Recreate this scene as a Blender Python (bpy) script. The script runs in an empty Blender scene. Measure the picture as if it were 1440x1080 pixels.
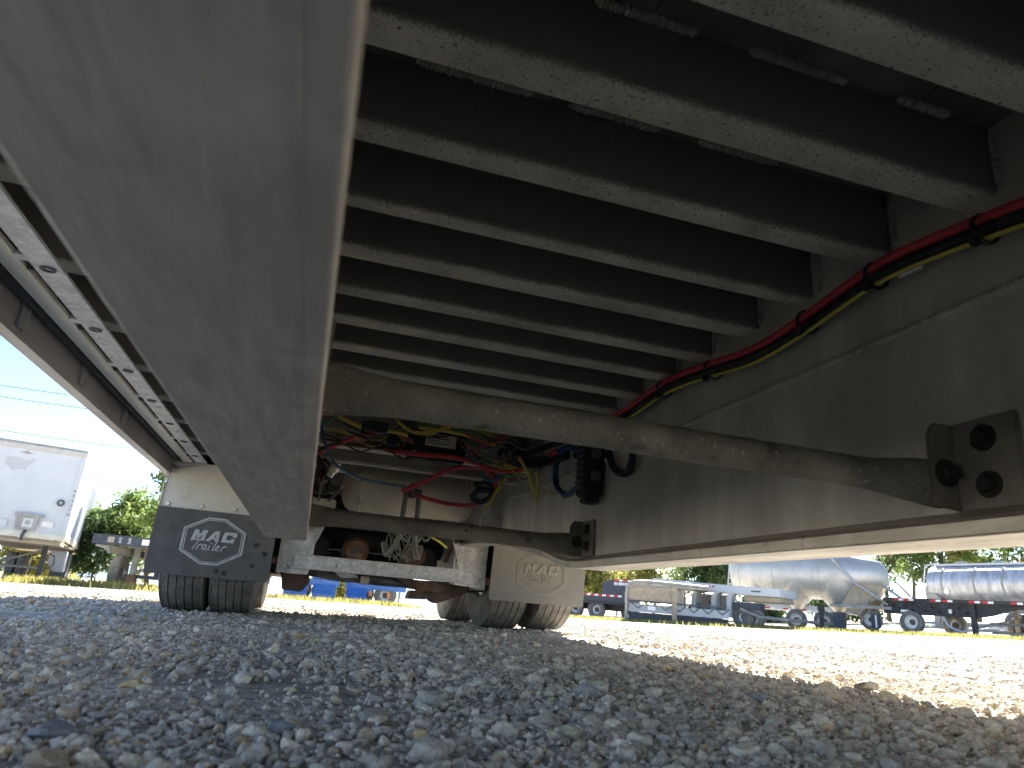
import bpy, bmesh, math, random
import numpy as np
from mathutils import Matrix, Vector, Euler

R = math.radians
C = bpy.context.scene.collection
sc = bpy.context.scene
random.seed(11)
rng = np.random.default_rng(7)

# ------------------------------------------------------------------ camera
# The parked trailer defines the axes: X across it, Y along it towards its rear, Z up.
FPX, CX, CY = 953.0, 720.0, 540.0
dY = np.array([424 - CX, 830 - CY, FPX]); dY /= np.linalg.norm(dY)
dX = np.array([4400 - CX, 1165 - CY, FPX]); dX -= dY * (dX @ dY); dX /= np.linalg.norm(dX)
dZ = np.cross(dX, dY)
if dZ[1] > 0: dZ = -dZ
RM = np.stack([dX, dY, dZ])
cam_d = bpy.data.cameras.new('camera')
cam = bpy.data.objects.new('camera', cam_d); C.objects.link(cam)
cr, cu, cb = RM @ [1, 0, 0], RM @ [0, -1, 0], RM @ [0, 0, -1]
cam.matrix_world = Matrix(((cr[0], cu[0], cb[0], 0), (cr[1], cu[1], cb[1], 0), (cr[2], cu[2], cb[2], 0), (0, 0, 0, 1)))
cam_d.sensor_width = 36; cam_d.lens = 36 * FPX / 1440
cam_d.clip_start = .02; cam_d.clip_end = 4000
cam_d.dof.use_dof = True; cam_d.dof.focus_distance = 2.6; cam_d.dof.aperture_fstop = 7.5
sc.camera = cam

# ------------------------------------------------------------------ light
SUN = Vector((.80, 1.25, 1.0)).normalized()          # direction towards the sun
elev, azim = math.asin(SUN.z), math.atan2(SUN.x, SUN.y)
w = bpy.data.worlds.new('World'); sc.world = w; w.use_nodes = True
nt = w.node_tree; nt.nodes.clear()
sky = nt.nodes.new('ShaderNodeTexSky'); sky.sky_type = 'NISHITA'; sky.sun_disc = False
sky.sun_elevation = elev; sky.sun_rotation = azim
sky.air_density = .7; sky.dust_density = .25; sky.ozone_density = 1.6
bg = nt.nodes.new('ShaderNodeBackground'); bg.inputs[1].default_value = .06
ow = nt.nodes.new('ShaderNodeOutputWorld')
nt.links.new(sky.outputs[0], bg.inputs[0]); nt.links.new(bg.outputs[0], ow.inputs[0])
sd = bpy.data.lights.new('sun', 'SUN'); sd.energy = 5.0; sd.angle = R(.53); sd.color = (1, .95, .86)
so = bpy.data.objects.new('sun', sd); C.objects.link(so)
so.rotation_euler = SUN.to_track_quat('Z', 'Y').to_euler(); so.location = (8, 6, 14)
sc.view_settings.view_transform = 'Standard'; sc.view_settings.look = 'None'
sc.view_settings.gamma = 1; sc.view_settings.use_curve_mapping = False
sc.view_settings.exposure = 2.6
sc.cycles.max_bounces = 8; sc.cycles.diffuse_bounces = 5

# ------------------------------------------------------------------ helpers: measuring
def ray(px, py): return RM @ np.array([px - CX, py - CY, FPX])
def at_X(px, py, X): r = ray(px, py); return Vector(r * X / r[0])
def at_Y(px, py, Y): r = ray(px, py); return Vector(r * Y / r[1])
def at_Z(px, py, Z): r = ray(px, py); return Vector(r * Z / r[2])
def at_D(px, py, D): r = ray(px, py); return Vector(r * D / math.hypot(r[0], r[1]))

def gz(x, y):                                        # height of the gravel yard
    x = np.asarray(x, float); y = np.asarray(y, float)
    z = -.158 + .01 * (np.clip(x, -1.2, 1.0) - .45)
    z = z + .045 * np.clip(x - 1.0, 0, .6) + .0011 * np.clip(x - 1.6, 0, 60) ** 2
    z = z + .018 * np.clip(x + 1.2, -60, 0)
    return z - .0086 * np.clip(y - 6, 0, 300)

# ------------------------------------------------------------------ helpers: meshes
class MB:
    def __init__(s): s.v = []; s.f = []
    def add(s, vs, fs):
        o = len(s.v); s.v += [tuple(p) for p in vs]; s.f += [tuple(i + o for i in f) for f in fs]; return s
    def box(s, x0, x1, y0, y1, z0, z1):
        v = [(x, y, z) for x in (x0, x1) for y in (y0, y1) for z in (z0, z1)]
        return s.add(v, [(0, 1, 3, 2), (4, 6, 7, 5), (0, 4, 5, 1), (2, 3, 7, 6), (0, 2, 6, 4), (1, 5, 7, 3)])
    def extr(s, poly, axis, a, b):                   # closed 2-D outline swept along an axis
        def p(u, t): return {'x': (t, u[0], u[1]), 'y': (u[0], t, u[1]), 'z': (u[0], u[1], t)}[axis]
        n = len(poly); v = [p(u, a) for u in poly] + [p(u, b) for u in poly]
        f = [(i, (i + 1) % n, n + (i + 1) % n, n + i) for i in range(n)]
        return s.add(v, f + [tuple(range(n))[::-1], tuple(range(n, 2 * n))])
    def loft(s, loops, caps=True):
        n = len(loops[0]); v = [p for l in loops for p in l]; f = []
        for k in range(len(loops) - 1):
            for i in range(n):
                j = (i + 1) % n; f.append((k * n + i, k * n + j, (k + 1) * n + j, (k + 1) * n + i))
        if caps: f += [tuple(range(n))[::-1], tuple(range((len(loops) - 1) * n, len(loops) * n))]
        return s.add(v, f)
    def tube(s, path, r, n=8, sx=1, closed=False):
        P = [Vector(p) for p in path]; m = len(P); loops = []
        up = Vector((0, 0, 1)); prev = None
        for i, p in enumerate(P):
            a = P[(i - 1) % m if closed else max(i - 1, 0)]; b = P[(i + 1) % m if closed else min(i + 1, m - 1)]
            t = (b - a).normalized()
            if prev is None: u = t.cross(up); u = u if u.length > .05 else t.cross(Vector((1, 0, 0)))
            else: u = prev - t * prev.dot(t)
            u.normalize(); prev = u; q = t.cross(u)
            rr = r[i] if hasattr(r, '__len__') else r
            rr = rr if hasattr(rr, '__len__') else (rr, rr)
            loops.append([p + u * rr[0] * math.cos(2 * math.pi * k / n) + q * rr[1] * math.sin(2 * math.pi * k / n) for k in range(n)])
        if closed: loops.append(loops[0])
        return s.loft(loops, not closed)
    def lathe(s, prof, org, axis, n=24, caps=True):  # prof: (radius, distance along axis)
        ax = Vector(axis).normalized(); u = ax.orthogonal().normalized(); q = ax.cross(u); o = Vector(org)
        return s.loft([[o + ax * t + (u * math.cos(2 * math.pi * k / n) + q * math.sin(2 * math.pi * k / n)) * r for k in range(n)] for r, t in prof], caps)
    def plate(s, pts, d):                            # flat outline given thickness along vector d
        d = Vector(d); P = [Vector(p) for p in pts]; return s.loft([P, [p + d for p in P]])
    def ico(s, c, r):
        b = bmesh.new(); bmesh.ops.create_icosphere(b, subdivisions=1, radius=1)
        s.add([(c[0] + v.co.x * r[0], c[1] + v.co.y * r[1], c[2] + v.co.z * r[2]) for v in b.verts], [[v.index for v in f.verts] for f in b.faces]); b.free(); return s
    def build(s, name, m, parent=None, bev=0, smooth=40, label=None, kind=None):
        me = bpy.data.meshes.new(name); me.from_pydata(s.v, [], s.f)
        b = bmesh.new(); b.from_mesh(me)
        bmesh.ops.recalc_face_normals(b, faces=b.faces)
        if bev:
            es = [e for e in b.edges if len(e.link_faces) == 2 and e.calc_face_angle(0) > .5]
            bmesh.ops.bevel(b, geom=es, offset=bev, segments=2, affect='EDGES', clamp_overlap=True)
        b.to_mesh(me); b.free()
        if smooth: me.shade_smooth(); me.set_sharp_from_angle(angle=R(smooth))
        me.materials.append(m)
        return link(name, me, parent, label, kind)

def link(name, me, parent=None, label=None, kind=None):
    o = bpy.data.objects.new(name, me); C.objects.link(o)
    if parent is not None:
        o.parent = parent
        if parent.get('_w'): o.matrix_parent_inverse = Matrix.Translation(-parent.location)
    if label: o['label'] = label
    if kind: o['kind'] = kind
    return o
WROOT = []
def thing(name, label, cat, loc=(0, 0, 0), rz=0, group=None, world=False, tilt=0):
    o = bpy.data.objects.new(name, None); C.objects.link(o); o.empty_display_size = .1
    o.location = loc; o.rotation_euler = (0, 0, rz); o['label'] = label; o['category'] = cat
    if group: o['group'] = group
    if world: o['_w'] = 1; WROOT.append(o)
    return o
def tag(o, label, cat, group=None):
    o['label'] = label; o['category'] = cat
    if group: o['group'] = group
    return o
def copy_tree(o, parent=None):
    c = o.copy(); C.objects.link(c)
    if parent is not None: c.parent = parent
    for ch in list(o.children): copy_tree(ch, c)
    return c
def spline(pts, k=8):                                # Catmull-Rom through points
    P = [Vector(p) for p in pts]
    if len(P) < 3: return P
    Q = [P[0] * 2 - P[1]] + P + [P[-1] * 2 - P[-2]]; out = []
    for i in range(1, len(Q) - 2):
        a, b, c, d = Q[i - 1:i + 3]
        for j in range(k):
            t = j / k
            out.append(.5 * ((2 * b) + (c - a) * t + (2 * a - 5 * b + 4 * c - d) * t * t + (3 * b - a - 3 * c + d) * t ** 3))
    return out + [P[-1]]
def hexa(mb, c, axis, r, h):
    return mb.lathe([(r, 0), (r, h * .8), (r * .85, h)], c, axis, 6)
def bolt(mb, c, axis, r=.012):
    mb.lathe([(r * 1.5, 0), (r * 1.5, .003)], c, axis, 12)
    hexa(mb, Vector(c) + Vector(axis).normalized() * .003, axis, r, r * .8)
def weld(p, q, r, pitch, n=8, amp=1.):                       # rippled weld bead from p to q
    p, q = Vector(p), Vector(q); L = (q - p).length; m = max(4, int(L / pitch) * 3)
    path, rad = [], []
    for i in range(m + 1):
        t = i / m; ph = i % 3
        path.append(p.lerp(q, t) + Vector((rng.normal(0, r * .08), 0, rng.normal(0, r * .06))) * amp)
        e = min(1, .55 + 8 * min(t, 1 - t) * L / .15)
        rad.append(r * e * (1.05, 1 - .1 * amp, 1 - .42 * amp)[ph] * (1 + rng.normal(0, .05)))
    return MB().tube(path, rad, n)

# ------------------------------------------------------------------ helpers: materials
def mat(name, col, rough=.55, metal=0., var=.2, scale=5., stretch=(1, 1, 1), bump=0., bscale=90., spots=None, col2=None, spec=.4, trans=None, ramp=(.35, .68)):
    m = bpy.data.materials.new(name); m.use_nodes = True; t = m.node_tree; N = t.nodes; L = t.links
    b = N['Principled BSDF']; b.inputs['Roughness'].default_value = rough; b.inputs['Metallic'].default_value = metal
    b.inputs['Specular IOR Level'].default_value = spec
    tc = N.new('ShaderNodeTexCoord'); mp = N.new('ShaderNodeMapping'); mp.inputs['Scale'].default_value = stretch
    L.new(tc.outputs['Object'], mp.inputs['Vector'])
    n1 = N.new('ShaderNodeTexNoise'); n1.inputs['Scale'].default_value = scale; n1.inputs['Detail'].default_value = 7; n1.inputs['Roughness'].default_value = .62
    L.new(mp.outputs[0], n1.inputs['Vector'])
    cr_ = N.new('ShaderNodeValToRGB'); e = cr_.color_ramp.elements
    lo = tuple(c * (1 - var) for c in col); hi = tuple(min(1, c * (1 + var)) for c in (col if col2 is None else col2))
    e[0].position, e[1].position = ramp; e[0].color = (*lo, 1); e[1].color = (*hi, 1)
    L.new(n1.outputs['Fac'], cr_.inputs[0]); out = cr_.outputs[0]
    if spots:                                        # (colour, scale, coverage 0..1, softness)
        for (scol, ssc, cov, soft) in spots:
            n2 = N.new('ShaderNodeTexNoise'); n2.inputs['Scale'].default_value = ssc; n2.inputs['Detail'].default_value = 3
            L.new(tc.outputs['Object'], n2.inputs['Vector'])
            mr = N.new('ShaderNodeMapRange'); mr.inputs[1].default_value = 1 - cov; mr.inputs[2].default_value = 1 - cov + soft
            L.new(n2.outputs['Fac'], mr.inputs[0])
            mx = N.new('ShaderNodeMix'); mx.data_type = 'RGBA'; mx.inputs[7].default_value = (*scol, 1)
            L.new(mr.outputs[0], mx.inputs[0]); L.new(out, mx.inputs[6]); out = mx.outputs[2]
    L.new(out, b.inputs['Base Color'])
    if bump:
        n3 = N.new('ShaderNodeTexNoise'); n3.inputs['Scale'].default_value = bscale; n3.inputs['Detail'].default_value = 5
        L.new(mp.outputs[0], n3.inputs['Vector'])
        bp = N.new('ShaderNodeBump'); bp.inputs['Strength'].default_value = bump; bp.inputs['Distance'].default_value = .01
        L.new(n3.outputs['Fac'], bp.inputs['Height']); L.new(bp.outputs[0], b.inputs['Normal'])
    if metal:                                        # roughness breaks up with the grime
        mr = N.new('ShaderNodeMapRange'); mr.inputs[3].default_value = rough + .12; mr.inputs[4].default_value = rough - .1
        L.new(n1.outputs['Fac'], mr.inputs[0]); L.new(mr.outputs[0], b.inputs['Roughness'])
    if trans:
        tr = N.new('ShaderNodeBsdfTranslucent'); L.new(out, tr.inputs[0]); ms = N.new('ShaderNodeMixShader'); ms.inputs[0].default_value = trans
        L.new(b.outputs[0], ms.inputs[1]); L.new(tr.outputs[0], ms.inputs[2]); L.new(ms.outputs[0], N['Material Output'].inputs[0])
    return m
def attr_mat(name, rough=.9, bump=.5, bscale=150):
    m = bpy.data.materials.new(name); m.use_nodes = True; t = m.node_tree; N = t.nodes; L = t.links
    b = N['Principled BSDF']; b.inputs['Roughness'].default_value = rough; b.inputs['Specular IOR Level'].default_value = .25
    a = N.new('ShaderNodeAttribute'); a.attribute_name = 'Col'
    tc = N.new('ShaderNodeTexCoord'); n = N.new('ShaderNodeTexNoise'); n.inputs['Scale'].default_value = bscale; n.inputs['Detail'].default_value = 4
    L.new(tc.outputs['Object'], n.inputs['Vector'])
    mr = N.new('ShaderNodeMapRange'); mr.inputs[1].default_value = .3; mr.inputs[2].default_value = .7; mr.inputs[3].default_value = .7; mr.inputs[4].default_value = 1.2
    L.new(n.outputs['Fac'], mr.inputs[0])
    mx = N.new('ShaderNodeMix'); mx.data_type = 'RGBA'; mx.blend_type = 'MULTIPLY'; mx.inputs[0].default_value = 1
    L.new(a.outputs['Color'], mx.inputs[6]); L.new(mr.outputs[0], mx.inputs[7]); L.new(mx.outputs[2], b.inputs['Base Color'])
    bp = N.new('ShaderNodeBump'); bp.inputs['Strength'].default_value = bump; bp.inputs['Distance'].default_value = .003
    L.new(n.outputs['Fac'], bp.inputs['Height']); L.new(bp.outputs[0], b.inputs['Normal'])
    return m

DUST = (.30, .27, .22)
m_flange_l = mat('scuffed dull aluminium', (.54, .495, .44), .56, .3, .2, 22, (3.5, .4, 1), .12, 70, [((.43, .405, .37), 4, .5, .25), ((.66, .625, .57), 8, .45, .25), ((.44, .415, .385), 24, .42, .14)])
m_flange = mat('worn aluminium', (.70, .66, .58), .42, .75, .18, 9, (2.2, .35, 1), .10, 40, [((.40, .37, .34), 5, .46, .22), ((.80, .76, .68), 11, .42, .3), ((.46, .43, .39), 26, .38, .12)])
m_web = mat('dusty aluminium web', (.60, .575, .52), .62, .15, .2, 4, (1, 2.2, .35), .15, 120, [((.34, .32, .28), 60, .33, .12), ((.68, .65, .58), 90, .36, .06), ((.44, .42, .37), 3.5, .46, .2)])
m_cross = mat('grimy aluminium', (.38, .36, .32), .68, .05, .25, 6, (.7, 1, 1), .35, 260, [((.06, .055, .05), 170, .36, .05), ((.42, .40, .35), 210, .36, .06), ((.05, .047, .045), 16, .27, .06)])
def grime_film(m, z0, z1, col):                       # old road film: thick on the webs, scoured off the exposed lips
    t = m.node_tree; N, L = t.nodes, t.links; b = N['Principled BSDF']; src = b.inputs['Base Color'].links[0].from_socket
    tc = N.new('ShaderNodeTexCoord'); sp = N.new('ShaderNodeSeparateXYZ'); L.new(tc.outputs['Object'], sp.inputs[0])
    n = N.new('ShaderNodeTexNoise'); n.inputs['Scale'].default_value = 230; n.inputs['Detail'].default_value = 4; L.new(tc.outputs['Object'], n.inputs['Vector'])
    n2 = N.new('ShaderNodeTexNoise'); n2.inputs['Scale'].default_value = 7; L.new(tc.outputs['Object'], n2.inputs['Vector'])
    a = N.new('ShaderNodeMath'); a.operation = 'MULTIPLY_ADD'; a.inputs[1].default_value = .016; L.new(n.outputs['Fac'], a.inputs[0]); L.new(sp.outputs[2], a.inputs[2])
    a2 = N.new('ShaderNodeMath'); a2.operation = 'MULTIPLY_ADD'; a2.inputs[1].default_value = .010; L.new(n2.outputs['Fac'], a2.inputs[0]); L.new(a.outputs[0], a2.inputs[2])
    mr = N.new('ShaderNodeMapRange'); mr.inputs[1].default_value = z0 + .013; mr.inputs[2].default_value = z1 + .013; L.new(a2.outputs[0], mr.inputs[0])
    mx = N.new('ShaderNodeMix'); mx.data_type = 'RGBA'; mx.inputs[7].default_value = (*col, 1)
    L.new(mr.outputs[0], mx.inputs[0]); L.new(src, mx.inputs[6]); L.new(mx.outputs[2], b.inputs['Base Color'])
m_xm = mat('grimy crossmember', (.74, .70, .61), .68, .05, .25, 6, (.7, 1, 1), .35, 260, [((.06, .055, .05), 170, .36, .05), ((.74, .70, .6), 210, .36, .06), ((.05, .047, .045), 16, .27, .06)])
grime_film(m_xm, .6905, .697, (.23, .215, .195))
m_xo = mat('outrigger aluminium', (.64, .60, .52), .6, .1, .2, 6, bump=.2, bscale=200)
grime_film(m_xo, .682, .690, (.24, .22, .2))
m_lip = mat('pale aluminium lip', (.70, .65, .54), .5, .15, .12, 7, (1, .2, 1), .05, 100)
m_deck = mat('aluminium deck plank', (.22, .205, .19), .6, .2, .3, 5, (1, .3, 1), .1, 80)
m_brk = mat('grimy bracket', (.21, .195, .17), .6, .2, .3, 9, bump=.3, bscale=120, spots=[((.06, .05, .05), 30, .36, .1)])
m_bead = mat('weld bead', (.58, .56, .52), .4, .4, .2, 30)
m_galv = mat('galvanised steel', (.50, .51, .52), .5, .35, .22, 22, bump=.1, bscale=150, spots=[((.2, .2, .2), 14, .3, .03), ((.66, .67, .68), 60, .42, .06)])
m_rail = mat('side rail aluminium', (.42, .385, .38), .5, .25, .25, 5, (1, .3, 1), .1, 60)
m_pipe = mat('stained pipe', (.235, .22, .185), .7, .1, .3, 10, bump=.4, bscale=140, spots=[((.07, .06, .05), 12, .36, .1), ((.45, .43, .38), 120, .33, .03), ((.05, .045, .04), 34, .28, .03)])
m_fender = mat('painted fender sheet', (.56, .53, .46), .55, .1, .1, 5, bump=.04, spots=[((.36, .34, .29), 8, .4, .2)])
m_rub = mat('black rubber flap', (.088, .086, .083), .62, 0, .3, 6, bump=.1, bscale=120, spots=[((.09, .09, .09), 9, .4, .2), ((.2, .19, .18), 160, .28, .03)])
m_rubd = mat('dust coated flap', (.20, .195, .178), .8, 0, .12, 5, bump=.1, bscale=120, spots=[((.18, .175, .155), 4, .42, .2)])
m_print = mat('grey print', (.42, .43, .44), .7, 0, .15, 30)
m_printd = mat('dusty print', (.255, .25, .23), .8, 0, .08, 30)
m_tyre = mat('tyre rubber', (.19, .18, .165), .9, 0, .3, 14, bump=.6, bscale=110, spots=[((.26, .25, .22), 10, .48, .15), ((.08, .078, .074), 70, .4, .08)])
m_rim = mat('wheel rim', (.5, .5, .5), .4, .7, .15, 8)
m_rimw = mat('white rim', (.8, .79, .76), .5, 0, .08, 8)
m_rust = mat('rusty steel', (.17, .10, .065), .85, 0, .4, 9, bump=.4, bscale=90, spots=[((.27, .19, .14), 14, .42, .15)])
m_rustp = mat('brown primer', (.14, .098, .078), .7, 0, .25, 9, bump=.2)
m_dark = mat('dark greasy steel', (.035, .033, .031), .6, .2, .4, 12, bump=.3)
m_blk = mat('black plastic', (.022, .022, .024), .55, 0, .3, 20, spots=[((.08, .076, .07), 35, .42, .15)])
m_conn = mat('grey plastic', (.12, .12, .125), .5, 0, .2, 20)
m_red = mat('red hose', (.55, .05, .07), .48, 0, .15, 20, spots=[((.32, .12, .12), 30, .36, .15)])
m_yel = mat('yellow wire', (.72, .56, .12), .5, 0, .12, 20)
m_yel2 = mat('olive yellow wire', (.62, .58, .10), .5, 0, .12, 20)
m_grn = mat('green wire', (.10, .30, .12), .5, 0, .15, 20)
m_blu = mat('blue hose', (.035, .085, .20), .4, 0, .15, 20)
m_whl = mat('white paper label', (.75, .74, .7), .6, 0, .06, 20)
m_clear = mat('milky tubing', (.17, .175, .155), .35, 0, .2, 20)
m_tank = mat('cream tank', (.62, .565, .45), .55, .15, .14, 5, bump=.05, spots=[((.3, .27, .2), 7, .38, .15), ((.12, .1, .07), 18, .24, .03)])
m_copper = mat('copper bracket', (.38, .17, .09), .45, .6, .2, 20)

# ------------------------------------------------------------------ ground
def build_ground():
    rad = np.concatenate([np.linspace(.12, 3, 110), np.geomspace(3.03, 60, 110)[1:], np.geomspace(66, 1500, 24)])
    ang = np.concatenate([np.linspace(R(-28), R(62), 260), np.linspace(R(62), R(332), 70)[1:-1]])
    n, a = len(rad), len(ang)
    rr, aa = np.meshgrid(rad, ang, indexing='ij'); x = rr * np.sin(aa); y = rr * np.cos(aa)
    gx = np.clip(x, -60, 45)
    z = gz(gx, y) - .004
    amp = np.clip(.006 * rr, .003, .02) * (rr < 60)
    z = z + amp * .5 * (np.sin(x * 5.1 + 1.7 * np.sin(y * 2.3)) * np.sin(y * 4.3 + 1.1 * np.sin(x * 3.1)) * .5)
    v = np.stack([x, y, z], -1).reshape(-1, 3)
    i = np.arange(n - 1)[:, None] * a; j = np.arange(a)[None, :]; j2 = (j + 1) % a
    f = np.stack([i + j, i + j2, i + a + j2, i + a + j], -1).reshape(-1, 4)
    me = bpy.data.meshes.new('gravel_yard'); me.from_pydata(v.tolist(), [], f.tolist()); me.shade_smooth()
    m = mat('crushed limestone', (.64, .58, .48), .95, 0, .32, 3, bump=1.0, bscale=55, spots=[((.2, .19, .17), 42, .44, .05), ((.46, .45, .43), 70, .42, .05), ((.30, .26, .19), 1.3, .45, .2)], spec=.15)
    me.materials.append(m)
    if me.polygons[0].normal.z < 0: me.flip_normals()
    link('gravel_yard', me, kind='structure')
build_ground()

def stones():
    b = bmesh.new(); bmesh.ops.create_icosphere(b, subdivisions=1, radius=1); b.verts.ensure_lookup_table()
    I0v = np.array([v.co[:] for v in b.verts]); I0f = np.array([[v.index for v in f.verts] for f in b.faces]); b.free()
    b = bmesh.new(); bmesh.ops.create_icosphere(b, subdivisions=2, radius=1); b.verts.ensure_lookup_table()
    I1v = np.array([v.co[:] for v in b.verts]); I1f = np.array([[v.index for v in f.verts] for f in b.faces]); b.free()
    Ov = np.array([(1, 0, 0), (-1, 0, 0), (0, 1, 0), (0, -1, 0), (0, 0, 1.), (0, 0, -1)]); Of = np.array([(0, 2, 4), (2, 1, 4), (1, 3, 4), (3, 0, 4)])
    def shape(base, k, cuts):                        # k chipped, flat-sided variants of one base
        out = []
        for _ in range(k):
            v = base.copy()
            for _ in range(cuts):                    # planar chips
                d = rng.normal(size=3); d /= np.linalg.norm(d); h = rng.uniform(.45, .8); s = v @ d
                v -= np.outer(np.clip(s - h, 0, None), d)
            v *= 1 + rng.normal(0, .05, (len(v), 1)); out.append(v)
        return np.array(out)
    S1, S0, SO = shape(I1v, 40, 9), shape(I0v, 40, 5), np.array([Ov * (1 + rng.normal(0, .2, Ov.shape)) for _ in range(30)])
    pal = np.array([(.50, .48, .445), (.43, .415, .395), (.58, .55, .50), (.50, .45, .37), (.36, .35, .335), (.64, .60, .54), (.52, .41, .27), (.48, .465, .44)])
    V, F, K, off = [], [], [], 0
    def scatter(r0, r1, dens, smin, smax, S, faces, a0=-24, a1=58, sink=.42):
        nonlocal off
        n = int(dens * .5 * R(a1 - a0) * (r1 * r1 - r0 * r0))
        rr = np.sqrt(rng.uniform(r0 * r0, r1 * r1, n)); aa = R(1) * rng.uniform(a0, a1, n)
        x, y = rr * np.sin(aa), rr * np.cos(aa)
        keep = rng.uniform(0, 1, n) < .62 + .5 * np.sin(x * 3.1 + 2 * np.sin(y * 1.7)) * np.sin(y * 3.7 + 1.3 * np.sin(x * 2.3))
        x, y = x[keep], y[keep]; n = len(x)
        s = np.exp(rng.uniform(np.log(smin), np.log(smax), n))
        q = rng.normal(size=(n, 4)); q /= np.linalg.norm(q, axis=1, keepdims=True)
        w_, i_, j_, k_ = q.T
        M = np.stack([1 - 2 * (j_ * j_ + k_ * k_), 2 * (i_ * j_ - k_ * w_), 2 * (i_ * k_ + j_ * w_), 2 * (i_ * j_ + k_ * w_), 1 - 2 * (i_ * i_ + k_ * k_), 2 * (j_ * k_ - i_ * w_), 2 * (i_ * k_ - j_ * w_), 2 * (j_ * k_ + i_ * w_), 1 - 2 * (i_ * i_ + j_ * j_)], -1).reshape(n, 3, 3)
        sc3 = s[:, None] * rng.uniform(.55, 1.3, (n, 3))
        base = S[rng.integers(0, len(S), n)] * sc3[:, None, :]
        v = np.einsum('nij,nvj->nvi', M, base); v[:, :, 2] *= .75
        v += np.stack([x, y, gz(x, y) + s * (.5 - sink)], -1)[:, None, :]
        c = np.array([1.2, 1.1, .97]) * 1.2 * pal[rng.choice(8, n, p=[.24, .17, .17, .13, .1, .08, .04, .07])] * rng.uniform(.72, 1.2, (n, 1))
        m = S.shape[1]
        V.append(v.reshape(-1, 3)); F.append((faces[None] + off + (np.arange(n) * m)[:, None, None]).reshape(-1, 3))
        K.append(np.repeat(c, m, axis=0)); off += n * m
    scatter(.42, 1.25, 15000, .0022, .0065, S0, I0f)
    scatter(.42, 1.25, 1700, .0065, .0135, S1, I1f)
    scatter(.42, 1.25, 190, .014, .024, S1, I1f)
    scatter(1.25, 3, 4800, .003, .008, S0, I0f)
    scatter(1.25, 3, 700, .009, .017, S0, I0f)
    scatter(1.25, 3, 45, .018, .028, S1, I1f)
    scatter(3, 8, 800, .006, .014, SO, Of, sink=.6)
    scatter(3, 8, 45, .015, .026, S0, I0f, sink=.5)
    scatter(8, 34, 45, .014, .03, SO, Of, sink=.7)
    V, F, K = np.concatenate(V), np.concatenate(F), np.concatenate(K)
    me = bpy.data.meshes.new('gravel'); nV, nF = len(V), len(F)
    me.vertices.add(nV); me.vertices.foreach_set('co', V.astype(np.float32).ravel())
    me.loops.add(nF * 3); me.loops.foreach_set('vertex_index', F.astype(np.int32).ravel())
    me.polygons.add(nF); me.polygons.foreach_set('loop_start', np.arange(0, nF * 3, 3, dtype=np.int32))
    ca = me.color_attributes.new('Col', 'FLOAT_COLOR', 'POINT'); ca.data.foreach_set('color', np.concatenate([K, np.ones((nV, 1))], 1).astype(np.float32).ravel())
    me.update(); me.validate(); me.shade_flat()
    me.materials.append(attr_mat('gravel stone'))
    link('gravel', me, kind='stuff')
    # a few stones large enough to point at
    def rock(px, py, s, flat, col, label, k):
        r = ray(px, py); lo = .3
        for t in np.geomspace(.3, 9, 4000):
            p = r / np.linalg.norm(r) * t
            if p[2] < gz(p[0], p[1]) + s * .25: break
        v = S1[k] * np.array([s * 1.35, s, s * flat]); mb = MB(); mb.add([(p[0] + a[0], p[1] + a[1], float(gz(p[0], p[1])) + s * flat * .45 + a[2]) for a in v], I1f.tolist())
        m = mat('stone face', col, .9, 0, .25, 40, bump=.5, bscale=160, spec=.2)
        o = mb.build('stone', m, smooth=18); tag(o, label, 'stone', 'largest loose stones in the gravel')
    rock(70, 1076, .018, .7, (.50, .38, .26), 'tan stone at the bottom left corner of the gravel', 3)
    rock(66, 1030, .022, .6, (.30, .30, .31), 'dark rounded grey stone behind the tan one at bottom left', 5)
    rock(604, 986, .028, .75, (.40, .38, .34), 'pale domed stone standing proud in the centre of the gravel', 8)
    rock(823, 972, .024, .7, (.46, .45, .42), 'pale angular stone right of centre in the gravel', 12)
    rock(1213, 967, .030, .7, (.38, .34, .27), 'brown lump of stone by the shadow edge on the right', 17)
    rock(1063, 980, .026, .6, (.40, .40, .38), 'flat light grey stone in the shaded gravel at right', 21)
    rock(800, 1034, .016, .8, (.50, .44, .32), 'small cream pebble in the foreground gravel', 25)
    rock(395, 1026, .019, .5, (.33, .34, .36), 'flat grey slab of stone in the left foreground', 29)
stones()

# ------------------------------------------------------------------ the trailer overhead
BL, BR = -.0742, .972                                  # webs of the two main beams
T = thing('flatbed_trailer', 'aluminium flatbed trailer seen from below, beams and crossmembers filling the top of the picture', 'trailer', (.465, 4.75, -.16), world=True)

def beam(xc, lab):
    ys = [(-8.5, 0), (2.30, 0), (2.40, .006), (2.50, .02), (2.62, .046), (2.78, .072), (2.95, .095), (3.15, .122), (3.46, .158), (4.0, .19), (6.85, .19)]
    h = .0645
    prof = [(-h, .1525), (-h + .001, .1506), (-h + .003, .150), (h - .003, .150), (h - .001, .1506), (h, .1525), (h, .172), (h - .005, .178), (.014, .190), (.006, .198), (-.006, .198), (-.014, .190), (-h + .005, .178), (-h, .172)]
    fl = MB().loft([[(xc + a, y, z + d) for a, z in prof] for y, d in ys])
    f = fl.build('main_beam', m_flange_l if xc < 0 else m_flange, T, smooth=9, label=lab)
    wb = MB().loft([[(xc - .004, y, .197 + d), (xc + .004, y, .197 + d), (xc + .004, y, .818), (xc - .004, y, .818)] for y, d in ys])
    wb.build('web', m_web, f, smooth=30)
    return f
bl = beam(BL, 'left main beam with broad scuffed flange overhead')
br = beam(BR, 'right main beam with tall dusty web')
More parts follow.
